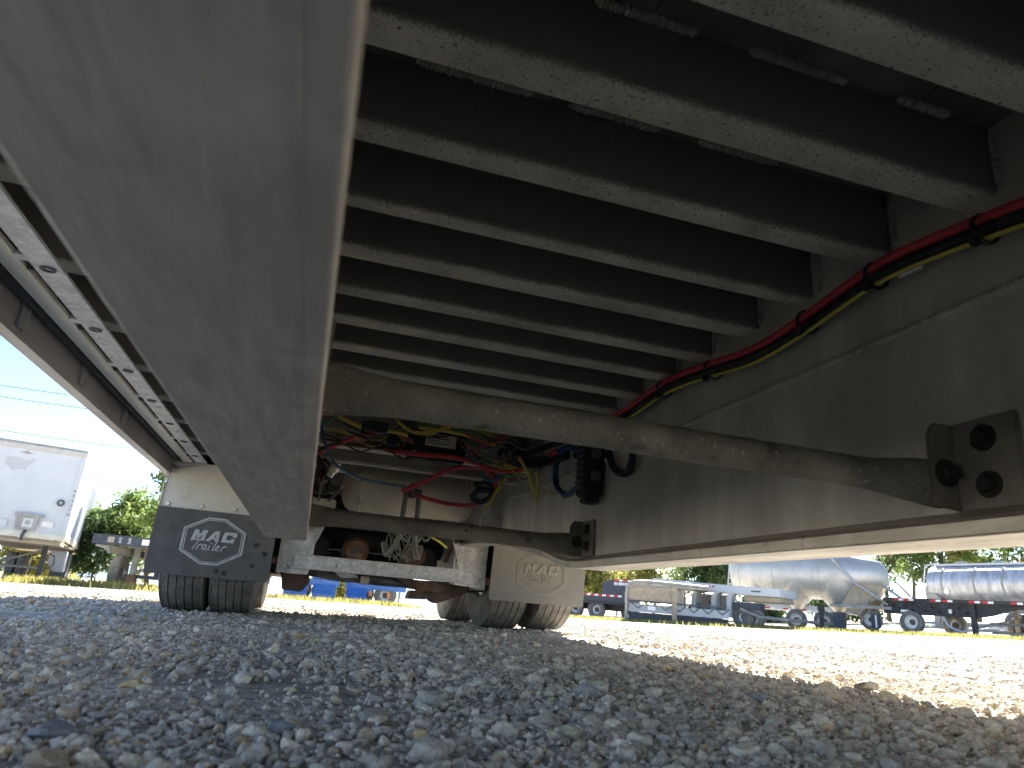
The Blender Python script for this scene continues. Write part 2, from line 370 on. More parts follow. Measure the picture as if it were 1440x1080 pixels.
# longitudinal weld along the web and its step
weld((BR - .0055, .15, .528), (BR - .0055, 3.4, .533), .009, .010, 8, .45).build('weld_seam', m_web, br)
for X_, m_ in ((BL + .047, m_flange_l),): MB().box(X_, X_ + .0007, -8.4, 2.3, .1496, .1502).build('extrusion_line', m_, bl)

def cross(yf, x0, x1, name, zb=.69):
    r, t, wd = .014, .007, {.958: .052, 1.162: .040, 1.571: .054}.get(yf, .060)
    y0 = yf - wd
    p = [(y0, .8195)] + [(y0 + r - r * math.cos(a), zb + r - r * math.sin(a)) for a in np.linspace(0, math.pi / 2, 6)]
    p += [(yf - .002, zb), (yf, zb + .002), (yf, zb + t), (y0 + r, zb + t), (y0 + t, zb + r), (y0 + t, .8195)]
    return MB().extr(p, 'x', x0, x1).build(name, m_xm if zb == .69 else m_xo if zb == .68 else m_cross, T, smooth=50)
ycs = [-8 + .41 * k for k in range(18)] + [-.475, -.27, -.065, .134, .339, .544, .752, .958, 1.162, 1.369, 1.571, 1.764, 1.978, 2.18, 2.40, 2.68, 2.98, 3.34, 3.75, 4.2, 4.7, 5.2, 5.7, 6.2, 6.6]
for i, y in enumerate(ycs):
    zb = .69 if y < 2.9 or y > 3.5 else .655
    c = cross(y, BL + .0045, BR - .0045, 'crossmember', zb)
    if .5 < y < 2.3:                                 # stitch welds where web meets deck, and at the right end
        yw = y - .060 - .004
        segs = [(.04, .125), (.128, .235), (.30, .47), (.55, .71)] if i % 2 else [(.08, .20), (.26, .42), (.51, .68), (.78, .88)]
        for a, b in segs:
            weld((a, yw, .8165), (b, yw, .8165), .0085, .0075, 8).build('weld_bead', m_bead, c)
        weld((BR - .008, yw - .002, .70), (BR - .008, yw - .002, .80), .006, .007, 6).build('weld_bead', m_bead, c)
for k in range(14):                                  # outriggers to the left rail
    y = .10 + .40 * k
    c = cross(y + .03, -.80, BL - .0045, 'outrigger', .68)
    if y < 3.4: weld((-.62, y - .035, .812), (-.40, y - .035, .812), .009, .008, 6).build('weld_bead', m_bead, c)
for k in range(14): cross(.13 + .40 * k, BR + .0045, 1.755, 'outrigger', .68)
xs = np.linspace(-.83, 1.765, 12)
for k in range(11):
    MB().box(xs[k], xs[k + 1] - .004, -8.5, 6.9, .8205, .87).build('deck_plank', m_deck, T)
# side rails
for sgn, X in ((-1, -.80), (1, 1.735)):
    zb = .555 if sgn < 0 else .30  # right rail, out of view, is deepened to set the ground shadow edge
    o = .04 * sgn
    p = [(X, zb), (X + o, zb), (X + o, zb + .01), (X + .008 * sgn, zb + .012), (X + .008 * sgn, .80), (X + o, .81), (X + o, .93), (X + .012 * sgn, .93), (X, .87)]
    rl = MB().extr(p, 'y', -8.5, 6.9).build('side_rail', m_rail, T, smooth=25)
    if sgn < 0:
        MB().box(-.738, -.686, -8.4, 4.05, .618, .628).build('rail_lip', m_lip, rl, bev=.002)
        MB().tube([(-.772, -8.4, .640), (-.772, 4.05, .640)], .016, 10).build('rubber_seal', m_blk, rl)
        MB().box(-.798, -.740, -8.4, 4.05, .655, .665).build('rail_ledge', m_rail, rl)
        for y in (1.05, 1.62, 1.88, 2.4, 2.95):
            MB().box(-.799, -.792, y, y + .035, .575, .64).build('gusset', m_rail, rl)
            weld((-.795, y + .045, .57), (-.795, y + .045, .645), .006, .007, 6).build('weld_bead', m_bead, rl)
        g = MB().box(-.667, -.606, -8.4, 4.0, .614, .621).build('winch_track', m_galv, T, bev=.0015)
        hm = MB(); tb = MB()
        for k in range(13):
            y = .082 + .37 * k
            if y > 3.95: break
            for yy in (y, ):
                h_ = MB().lathe([(.016, 0), (.016, .003), (.009, .003), (.009, -.002)], (-.637, yy, .6145), (0, 0, -1), 16); h_.build('bolt_hole', m_blk, g)
                MB().box(-.690, -.667, yy - .05, yy - .022, .616, .626).build('track_tab', m_galv, g)
                bb = MB(); bolt(bb, (-.677, yy + .02, .623), (0, 0, -1), .009); bb.build('bolt', m_dark, g)
# cross pipes with flattened ends and their angle brackets
def pipe(Y, z, rr, xl, xr, zl, fl, name, lab):
    path, rad = [], []
    for x in np.linspace(xl, xr, 60):
        e = min(x - xl, xr - x); k = max(0, 1 - e / .17); k = k * k * (3 - 2 * k)
        path.append((x, Y, z + rng.normal(0, .0003)))
        rad.append((rr * (1 - .72 * k), rr * (1 + fl * k)))
    return MB().tube(path, rad, 20).build(name, m_pipe, T, smooth=60, label=lab)
def clip_bracket(X, Y, z0, z1, s):
    p = [(X, z0), (X + s * .012, z0), (X + s * .012, z1), (X, z1)]
    b = MB()
    xo = X - s * .056
    b.extr([(xo, z0 + .004), (X, z0), (X, z1), (X - s * .042, z1), (xo, z1 - .022)], 'y', Y - .008, Y)
    b.box(min(X, X - s * .009), max(X, X - s * .009), Y - .115, Y - .0082, z0, z1)
    o = b.build('pipe_bracket', m_brk, T, bev=.002)
    for yy, zz in ((Y - .062, z1 - .032), (Y - .062, z0 + .034)):
        q = MB(); bolt(q, (X - s * .009, yy, zz), (-s, 0, 0), .014); q.build('bolt', m_dark, o)
    q = MB(); bolt(q, (X - s * .028, Y - .008, (z0 + z1) / 2 - .012), (0, -1, 0), .015); q.build('bolt', m_dark, o)
pipe(.835, .239, .0235, -.066, .935, .24, .65, 'cross_pipe', 'near stained round cross pipe with flattened ends')
clip_bracket(BR - .005, .83, .198, .336, 1); clip_bracket(BL + .005, .83, .198, .345, -1)
pipe(2.40, .241, .029, -.066, .95, .24, .45, 'cross_pipe', 'far stained round cross pipe under the air tank')
clip_bracket(BR - .005, 2.39, .198, .325, 1); clip_bracket(BL + .005, 2.39, .198, .325, -1)

# loom along the right web
bp = [(1600, 232), (1520, 268), (1440, 297), (1340, 340), (1250, 380), (1200, 410), (1130, 455), (1060, 497), (990, 525), (930, 548), (885, 578), (850, 600)]
P0 = spline([at_X(a, b, .935) for a, b in bp], 6)
wob = lambda P, dx, dz, ph: [p + Vector((dx, 0, dz + .006 * math.sin(p.y * 9 + ph))) for p in P]
MB().tube(wob(P0, -.004, .014, 0), .0095, 10).build('air_hose', m_red, T, label='red air hose of the loom on the right web')
MB().tube(wob(P0, .002, -.006, .6), .0125, 10).build('cable_loom', m_blk, T, label='black corrugated loom on the right web')
MB().tube(wob(P0, .010, .006, 1.5), .010, 10).build('cable_loom', m_blk, T)
MB().tube(wob(P0, -.004, -.022, .2), .0042, 8).build('cable', m_yel2, T, label='yellow cable under the loom on the right web')
lm = None
for (a, b) in [(1385, 322), (1232, 388), (1135, 453), (1003, 520), (935, 546)]:
    c = at_X(a, b, .935); d = Vector((0, 1, .0))
    k = MB().lathe([(.024, -.004), (.027, -.004), (.027, .004), (.024, .004), (.024, -.004)], c, d, 18, False).build('cable_tie', m_blk, T)
    MB().box(c.x - .03, c.x - .018, c.y - .006, c.y + .006, c.z - .034, c.z - .020).build('tie_head', m_blk, k)
c = at_X(1279, 382, .925)
MB().plate([at_X(1263, 386, .925), at_X(1295, 373, .925), at_X(1296, 378, .925), at_X(1265, 391, .925)], (.002, 0, 0)).build('paper_tag', m_whl, T)

# wiring and plumbing between the beams
def wire(pts, r, m, name, lab=None, n=7):
    P = [at_Y(*p) for p in pts]
    return MB().tube(spline(P, 7), r, n).build(name, m, T, label=lab)
wire([(440, 610, 2.75), (453, 600, 2.75), (465, 591, 2.75), (476, 584, 2.75), (495, 576, 2.8)], .0045, m_grn, 'wire', 'green wire at the left beam')
wire([(448, 575, 2.75), (452, 600, 2.74), (458, 627, 2.74), (472, 652, 2.8), (495, 668, 2.95), (523, 677, 3.1), (568, 684, 3.4)], .006, m_blu, 'air_hose', 'blue air line sagging across the tank')
wire([(476, 585, 2.74), (500, 597, 2.74), (518, 602, 2.74), (558, 608, 2.76), (572, 612, 2.8)], .0085, m_yel, 'wire', 'yellow taped wire by the black plug')
wire([(430, 645, 2.8), (447, 636, 2.8), (479, 623, 2.82), (518, 609, 2.86), (535, 605, 2.94)], .009, m_red, 'air_hose', 'red air hose rising from the left beam')
wire([(436, 643, 2.78), (448, 634, 2.78), (472, 624, 2.8), (507, 627, 2.9), (548, 631, 2.95), (600, 631, 2.95)], .0065, m_blk, 'cable')
wire([(540, 632, 2.95), (560, 636, 2.84), (590, 639, 2.80), (614, 641, 2.78), (640, 643, 2.78), (667, 651, 2.78), (690, 659, 2.76), (706, 661, 2.74), (732, 663, 2.7)], .010, m_red, 'air_hose', 'red air hose along the cross channel')
wire([(566, 690, 3.4), (600, 676, 3.3), (628, 662, 3.2), (655, 657, 3.1), (683, 660, 3.0), (696, 674, 3.0), (692, 694, 3.05), (676, 706, 3.15), (656, 711, 3.25), (628, 708, 3.35), (600, 701, 3.42), (588, 697, 3.42)], .0105, m_red, 'air_hose', 'red air hose looping in front of the tank')
wire([(545, 580, 2.7), (554, 586, 2.7), (565, 597.5, 2.68), (579, 606, 2.66), (600, 608, 2.66), (632, 600, 2.68), (650, 596, 2.7)], .006, m_yel, 'wire', 'yellow wire arching over the junction box')
wire([(556, 588, 2.7), (568, 600, 2.67), (582, 608.5, 2.65), (603, 610, 2.65), (634, 602, 2.68)], .0045, m_yel, 'wire')
for dy, m_, r in ((0, m_yel2, .006), (5, m_grn, .005), (9, m_yel, .006), (-4, m_yel, .0045)):
    wire([(590, 592 + dy, 2.72), (635, 599 + dy, 2.70), (667, 603 + dy * 1.4, 2.7), (696, 617 + dy, 2.7), (706, 624 + dy, 2.75)], r, m_, 'wire')
wire([(650, 618, 2.75), (656, 622, 2.75), (672, 633, 2.74), (689, 648, 2.74), (700, 662, 2.72), (718, 669, 2.7), (732, 662, 2.68), (735, 648, 2.68)], .0055, m_grn, 'wire', 'pale green wire loop left of the valve')
wire([(730, 643, 2.6), (735, 652, 2.58), (744, 669, 2.58), (754, 706, 2.58)], .007, m_yel2, 'wire', 'yellow wire tail hanging down by the valve')
wire([(754, 662, 2.56), (756, 685, 2.57), (754.5, 706, 2.58)], .006, m_yel2, 'wire')
wire([(713, 668, 2.75), (696, 695, 2.75), (687, 712, 2.75)], .007, m_yel2, 'wire')
wire([(690, 647, 2.7), (710, 653, 2.68), (730, 660, 2.66)], .007, m_yel, 'wire')
wire([(692, 652, 2.7), (712, 660, 2.68), (740, 662, 2.66), (752, 655, 2.64)], .006, m_yel2, 'wire')
wire([(690, 661, 2.7), (720, 663, 2.66), (742, 656, 2.62), (760, 648, 2.58)], .008, m_red, 'air_hose')
for d in (-4, 1, 6, 11):
    wire([(715 + d, 608, 2.7), (737 + d * .4, 624 + d, 2.68), (731 + d * .5, 641, 2.64), (746, 648 + d * .7, 2.6), (774, 648 + d * .6 - 3, 2.54), (800, 632 + d, 2.46)], .0085, m_blk, 'cable')
wire([(700, 640, 2.7), (715, 628, 2.7), (735, 640, 2.65), (767, 629, 2.56), (794, 620, 2.5), (815, 612, 2.42)], .012, m_blk, 'cable_loom')
wire([(724, 612, 2.7), (741, 618, 2.66), (738, 632, 2.66), (722, 636, 2.7)], .009, m_blk, 'cable')
wire([(690, 690, 2.9), (672, 690, 2.95), (664, 700, 3.0), (676, 706, 3.0), (690, 697, 2.95), (688, 680, 2.9), (668, 682, 2.95)], .013, m_blk, 'cable_loom', 'coiled black hose beside the tank end')
wire([(676, 668, 2.8), (690, 676, 2.8), (710, 668, 2.75), (726, 668, 2.7)], .007, m_blu, 'cable')
wire([(772, 641, 2.5), (778, 637, 2.49), (783, 634, 2.48)], .012, m_red, 'wire', 'red taped end by the loom')
P = [at_X(a, b, .895) for a, b in [(815, 636), (802, 629), (792, 632), (784, 644), (781, 665), (783, 684), (796, 696), (809, 688), (818, 680)]]
ring = MB().tube(spline(P, 8), .0115, 10).build('air_hose', m_blu, T, label='dark blue hose looped into a ring beside the valve')
for (a, b) in [(783, 650), (782, 676), (795, 696), (810, 640)]:
    q = at_X(a, b, .895); MB().ico(q, (.015, .015, .015)).build('hose_clip', m_blk, ring)
P = [at_X(a, b, .945) for a, b in [(855, 620), (856, 634), (862, 656), (874, 666), (885, 661), (890, 640), (889, 622)]]
MB().tube(spline(P, 8), .0125, 10).build('cable_loom', m_blk, T, label='black cable loop right of the valve')
rw = random.Random(9)
for k in range(16):
    a = (rw.uniform(640, 720), rw.uniform(596, 650), rw.uniform(2.65, 2.85)); b = (a[0] + rw.uniform(15, 40), a[1] + rw.uniform(5, 40), a[2] - .04)
    c = (b[0] + rw.uniform(10, 40), b[1] + rw.uniform(-25, 15), b[2] - .05)
    wire([a, b, c, (c[0] + 12, c[1] + rw.uniform(-15, 20), c[2])], rw.choice((.003, .004, .006)), rw.choice((m_blk, m_blk, m_blk, m_blk, m_conn, m_yel2, m_red)), 'wire', n=5)
for k in range(9):
    a = (rw.uniform(452, 560), rw.uniform(590, 625), 2.85)
    wire([a, (a[0] + 25, a[1] + rw.uniform(0, 14), 2.83), (a[0] + 55, a[1] + rw.uniform(4, 22), 2.84), (a[0] + 85, a[1] + rw.uniform(0, 20), 2.85)], rw.choice((.0028, .004)), rw.choice((m_blk, m_blk, m_yel, m_conn)), 'wire', n=5)
for k in range(7):
    a = (rw.uniform(445, 470), rw.uniform(640, 670), 3.15)
    wire([a, (a[0] + rw.uniform(-5, 14), a[1] + 15, 3.15), (a[0] + rw.uniform(-10, 10), a[1] + 35, 3.2)], .006, rw.choice((m_blk, m_conn, m_dark)), 'wire', n=5)
# height valve
v0 = MB().box(.885, .958, 2.20, 2.285, .395, .63)
v0.box(.895, .950, 2.205, 2.27, .370, .395)
V_ = v0.build('valve', m_blk, T, bev=.006, label='black control valve with two grey plugs on the right web')
for zz in (.545, .465):
    q = MB(); hexa(q, (.925, 2.20, zz), (0, -1, 0), .021, .012); q.build('plug', m_conn, V_, bev=.001)
rb = MB()
for zz in np.linspace(.42, .60, 9): rb.box(.8795, .885, 2.21, 2.28, zz, zz + .009)
rb.build('ribs', m_conn, V_)
wire([(822, 698, 2.27), (826, 706, 2.26), (834, 709, 2.24)], .003, m_blk, 'wire')
# junction box on the cross channel
J = MB(); a, b = at_Y(577, 592, 2.86), at_Y(652, 634, 2.86)
J.box(a.x, b.x + .01, 2.86, 2.91, .575, .70)
JB = J.build('junction_box', m_blk, T, bev=.006, label='black junction box with a white label')
MB().box(a.x + .075, a.x + .21, 2.857, 2.8605, .635, .69).build('label_plate', m_whl, JB)
tx = MB()
for k in range(4): tx.box(a.x + .085, a.x + .085 + (.07, .1, .05, .09)[k], 2.856, 2.8572, .680 - k * .011, .6835 - k * .011)
tx.build('label_print', m_dark, JB)
MB().box(a.x - .02, b.x + .03, 2.84, 2.86, .585, .603).build('mounting_strip', m_conn, JB, bev=.002)
for k in range(5):
    bb = MB(); bolt(bb, (a.x + .03 + k * .055, 2.84, .594), (0, -1, 0), .006); bb.build('screw', m_galv, JB)
q = at_Y(551, 620, 2.84)
dsk = MB().lathe([(.024, 0), (.024, -.03), (.018, -.034), (.018, -.030), (.008, -.030), (.008, -.036)], q, (0, 1, 0), 20).build('pressure_switch', m_blk, T)
hexa(MB(), q, (0, -1, 0), .009, .04)
q = at_Y(530, 600, 2.72)
pg = MB().box(q.x - .045, q.x + .045, 2.70, 2.735, q.z - .022, q.z + .020).build('plug_connector', m_blk, T, bev=.006)
MB().box(q.x - .06, q.x - .048, 2.705, 2.73, q.z - .04, q.z + .012).build('plug_latch', m_blk, pg)
p1, p2 = at_Y(560, 606, 2.8), at_Y(583, 620, 2.8)
MB().plate([p1, p2, p2 + Vector((0, 0, -.012)), p1 + Vector((0, 0, -.02))], (0, .03, 0)).build('copper_bracket', m_copper, T, bev=.001)
p1 = at_Y(563, 634, 2.9); MB().box(p1.x - .006, p1.x + .006, 2.90, 2.915, p1.z - .03, p1.z + .04).build('hanger_strap', m_rust, T)
q = at_Y(470, 660, 2.85)
MB().lathe([(.013, -.035), (.013, -.01), (.019, -.008), (.019, .012), (.012, .014), (.012, .03)], q, (.45, 0, 1), 12).build('brass_fitting', m_bead, T)
# cross channels behind the wiring
for Y, z in ((2.985, .602), (3.345, .603)):
    x1 = BR - .006
    ch = MB().box(BL + .006, x1, Y - .006, Y, z + .008, .81).build('cross_channel', m_web, T)
    MB().box(BL + .006, x1, Y - .045, Y + .0, z - .006, z + .0075).build('channel_lip', m_lip, ch, bev=.002)
# air tank
tk = MB().lathe([(.02, 0), (.075, .006), (.115, .026), (.134, .055), (.139, .085), (.139, .63), (.134, .66), (.115, .69), (.075, .708), (.02, .714)], (.115, 3.66, .545), (1, 0, .02), 40)
TK = tk.build('air_tank', m_tank, T, smooth=60, label='cream cylindrical air tank across the frame')
for x in (.20, .745): MB().lathe([(.1400, 0), (.1425, .004), (.1425, .010), (.1400, .014)], (x, 3.66, .545 + (x - .115) * .02), (1, 0, .02), 40, False).build('weld_ring', m_tank, TK)
q = at_Y(580, 692, 3.44)
tee = MB().lathe([(.014, -.03), (.020, -.028), (.020, .02), (.012, .022), (.012, .045)], q, (0, 0, 1), 10)
tee.lathe([(.016, -.045), (.016, .045)], q, (1, 0, .05), 10)
TE = tee.build('hose_tee', m_conn, TK, label='grey tee fitting on the tank')
for dx in (-.03, .035):
    MB().tube(spline([q + Vector((dx, 0, -.01)), q + Vector((dx * 1.1, .0, -.09)), q + Vector((dx * 1.2, .02, -.22)), q + Vector((dx * 2.4, .12, -.31)), q + Vector((dx * 3, .2, -.25))], 6), .013, 8).build('air_hose', m_clear, T)
for s, x0, x1 in ((-1, BL + .006, .095), (1, .85, BR - .006)):
    b_ = MB().box(x0, x1, 3.55, 3.59, .395, .445); b_.box(x0, x1, 3.59, 3.78, .395, .403)
    B_ = b_.build('tank_mount', m_web, T, bev=.003)
    MB().lathe([(.034, 0), (.034, .04)], ((x0 + x1) / 2 + .02 * s, 3.62, .355), (0, 0, 1), 16).build('rubber_mount', m_blk, B_)
MB().box(BL + .02, .05, 3.35, 3.47, .45, .56).build('relay_valve', m_dark, T, bev=.012)
wire([(446, 640, 3.2), (450, 655, 3.2), (448, 675, 3.25), (455, 688, 3.3)], .012, m_blk, 'cable')
wire([(455, 645, 3.2), (462, 652, 3.2), (466, 668, 3.25), (462, 684, 3.3)], .009, m_blk, 'cable')
wire([(450, 662, 3.2), (452, 672, 3.2), (453, 680, 3.22)], .011, m_red, 'wire')
# galvanised axle hangers and their channel
HY = 4.25
lp = [(398, 745), (388, 803), (404, 806), (432, 808), (440, 790), (440, 780), (443, 765), (457, 741), (457, 725), (405, 720)]
rp = [(636, 735), (636, 757), (642, 785), (645, 800), (660, 826), (681, 830), (684.5, 790), (688, 763), (690, 735)]
for pts in (lp, rp):
    pl = MB().plate([at_Y(a, b, HY) for a, b in pts], (0, .014, 0)).build('hanger_plate', m_galv, T, bev=.002)
    X = min(at_Y(a, b, HY).x for a, b in pts) if pts is lp else max(at_Y(a, b, HY).x for a, b in pts) - .012
    MB().box(X, X + .012, HY + .015, HY + .9, .09, .42).build('hanger_side', m_galv, pl)
    X2 = max(at_Y(a, b, HY).x for a, b in pts) - .05 if pts is lp else min(at_Y(a, b, HY).x for a, b in pts) + .04
    MB().box(X2, X2 + .010, HY + .015, HY + .6, .20, .42).build('hanger_side', m_galv, pl)
    q = MB(); hexa(q, (X + (0 if pts is lp else .012), HY + .05, .155 if pts is lp else .145), (-1 if pts is lp else 1, 0, 0), .022, .035); q.build('pivot_bolt', m_rust, pl)
cl, crr, cl2, cr2 = at_Y(415, 781, 4.22), at_Y(664, 803, 4.22), at_Y(413, 799, 4.22), at_Y(662, 822, 4.22)
ch = MB().box(cl.x, crr.x, 4.225, 4.235, .125, .190).build('axle_channel', m_galv, T)
MB().box(cl.x, crr.x, 4.19, 4.238, .117, .1245).build('channel_lip', m_galv, ch, bev=.002)
MB().box(cl.x, crr.x, 4.20, 4.238, .1905, .197).build('channel_lip', m_galv, ch, bev=.002)
for X in (.285, .655):
    bc = MB().lathe([(.02, -.01), (.062, -.006), (.074, .01), (.078, .06), (.085, .064), (.085, .08), (.076, .084), (.07, .15), (.03, .17)], (X, 4.46, .262), (0, 1, 0), 32).build('brake_chamber', m_rust, T)
    MB().tube([(X - .028, 4.452, .238), (X + .03, 4.446, .292)], .010, 8).build('release_bolt', m_conn, bc)
for Y in (4.75, 6.0):
    MB().lathe([(.066, 0), (.066, 1.75)], (-.41, Y, .335), (1, 0, 0), 24).build('axle', m_dark, T)
    for x0, x1 in ((-.30, -.12), (1.07, 1.25)): MB().lathe([(.10, 0), (.25, .005), (.262, .02), (.262, .05), (.25, .055), (.25, x1 - x0)], (x0, Y, .335), (1, 0, 0), 32).build('brake_drum', m_dark, T)
    for X in (-.02, .93):
        MB().box(X - .05, X + .05, Y - .55, Y + .40, .36, .44).build('suspension_arm', m_dark, T, bev=.008)
        MB().lathe([(.10, 0), (.115, .03), (.115, .12), (.10, .15)], (X, Y + .28, .20), (0, 0, 1), 20).build('air_spring', m_blk, T)
MB().box(BL + .006, BR - .006, 5.25, 5.33, .20, .81).build('dark_backdrop', m_dark, T, bev=.01)  # added dark backdrop, shuts out the bright view behind the brake chambers
for pts in ([(395, 805), (434, 808), (436, 818), (424, 832), (396, 829)], [(612, 818), (664, 826), (650, 838), (612, 849), (600, 838)], [(578, 830), (606, 832), (600, 843), (573, 842)]):
    MB().plate([at_Y(a, b, 4.62) for a, b in pts], (0, .16, 0)).build('axle_seat', m_rustp, T, bev=.006)
for k, (x0, z0, x1, z1, r) in enumerate([(.02, .115, .9, .10, .028), (.1, .10, .82, .09, .018), (.25, .12, .6, .10, .016), (.5, .11, .86, .08, .018), (.15, .09, .42, .10, .013)]):
    MB().tube(spline([(x0, 4.62 + .05 * k, z0), ((x0 + x1) / 2, 4.6 + .05 * k, (z0 + z1) / 2 - .01), (x1, 4.62 + .05 * k, z1)], 8), r, 10).build('brake_linkage', (m_conn, m_rust, m_conn, m_rustp, m_conn)[k], T)
for pts, m_, y_ in (([(437, 802), (470, 804), (500, 814), (522, 815), (516, 821), (478, 817), (446, 811)], m_conn, 4.55), ([(516, 806), (575, 812), (596, 820), (575, 826), (540, 822), (512, 816)], m_dark, 4.6),
                    ([(556, 812), (610, 818), (630, 826), (618, 836), (580, 828)], m_rustp, 4.5), ([(470, 804), (498, 806), (505, 812), (480, 813)], m_galv, 4.48), ([(580, 818), (604, 820), (600, 832), (588, 834)], m_rust, 4.45)):
    MB().plate([at_Y(a, b, y_) for a, b in pts], (0, .07, 0)).build('lower_arm', m_, T, bev=.008)
for X in (.34, .36, .70): MB().lathe([(.018, 0), (.026, .004), (.026, .03), (.018, .034)], (X, 4.5, .09), (1, 0, 0), 12).build('linkage_collar', m_tank, T)
rnd = random.Random(4)
for k in range(16):                                  # bundle of milky brake-sensor tubing
    a = (rnd.uniform(543, 600), rnd.uniform(738, 748), 4.0 + rnd.uniform(-.1, .1))
    b = (a[0] + rnd.uniform(-18, 14), rnd.uniform(760, 776), 4.1); c = (rnd.uniform(546, 585), rnd.uniform(784, 792), 4.2)
    wire([a, b, c], .0038, m_clear, 'sensor_tube', n=5)
for d in (0, 14, 27):
    wire([(562 + d, 742, 3.95), (566 + d, 756, 3.93), (573 + d, 760, 3.93), (579 + d, 750, 3.94), (580 + d, 738, 3.96)], .008, m_clear, 'air_hose')
wire([(646, 752, 4.1), (640, 765, 4.3), (632, 775, 4.35), (626, 790, 4.4)], .014, m_rust, 'brake_line')
wire([(600, 752, 4.0), (615, 760, 4.0), (628, 770, 4.1)], .006, m_yel2, 'wire')
MB().box(.70, .80, 4.5, 4.7, .17, .32).build('slack_adjuster', m_dark, T, bev=.02)
MB().box(BL + .03, .12, 4.5, 4.7, .17, .33).build('slack_adjuster', m_dark, T, bev=.02)
# tyres
def main_wheel(X, Y, rad=.495, wd=.262):
    h = wd / 2; pr = [(.285, -h + .02), (.30, -h + .004), (.36, -h), (.43, -h + .003), (rad - .022, -h + .010), (rad - .006, -h + .018)]
    for k in range(5):
        x0 = -h + .022 + k * (wd - .044) / 5; x1 = x0 + (wd - .044) / 5
        crown = lambda x: rad - .9 * x * x
        pr += [(crown(x0), x0 + .003), (crown(x1), x1 - .003)]
        if k < 4: pr += [(crown(x1) - .014, x1 - .0025), (crown(x1) - .014, x1 + .0025)]
    pr += [(rad - .006, h - .018), (rad - .022, h - .010), (.43, h - .003), (.36, h), (.30, h - .004), (.285, h - .02)]
    zc = float(gz(X, Y)) + rad - .004
    t = MB().lathe(pr, (0, 0, 0), (1, 0, 0), 72, False)
    W = thing_part('wheel', (X, Y, zc))
    t.build('tyre', m_tyre, W, smooth=28)
    MB().lathe([(.286, -h + .03), (.27, -h + .035), (.25, -.02), (.10, .0), (.10, .06), (.02, .07)], (0, 0, 0), (1 if X > .5 else -1, 0, 0), 32).build('rim', m_rim, W)
def thing_part(name, loc):
    o = bpy.data.objects.new(name, None); C.objects.link(o); o.parent = T
    o.matrix_parent_inverse = Matrix.Translation(-T.location); o.location = loc; o.empty_display_size = .1
    return o
for Y in (4.75, 6.0):
    for X in (-.665, -.395, 1.290, 1.613): main_wheel(X, Y)
# fender sheets and mud flaps
def sheet(xo, xi, xt0, xt1, Y, zb, zt):
    o = MB().plate([(xo, Y, zb), (xi, Y, zb), (xi, Y, zt), (xt1, Y, zt), (xt0, Y, zt - .05)], (0, .005, 0)).build('fender_sheet', m_fender, T, bev=.0015)
    MB().box(min(xt0, xi), max(xt0, xi), Y + .006, Y + 2.2, zt - .012, zt).build('fender_top', m_fender, o)
    MB().box(xo - .003, xo + .002, Y - .012, Y + .0, zb, zt - .06).build('fender_fold', m_lip, o)
    return o
FY = 4.10
s1 = sheet(-.812, BL - .07, -.803, -.60, FY, .365, .628)
bb = MB()
for px, py in ((236, 708), (283.5, 712), (330, 717)):
    q = at_Y(px, py, FY); bb = MB(); bb.lathe([(.012, 0), (.012, .006), (.009, .010)], q, (0, -1, 0), 14); bb.build('rivet', m_bead, s1)
s2 = sheet(1.72, 1.075, 1.72, 1.5, 4.15, .37, .628)
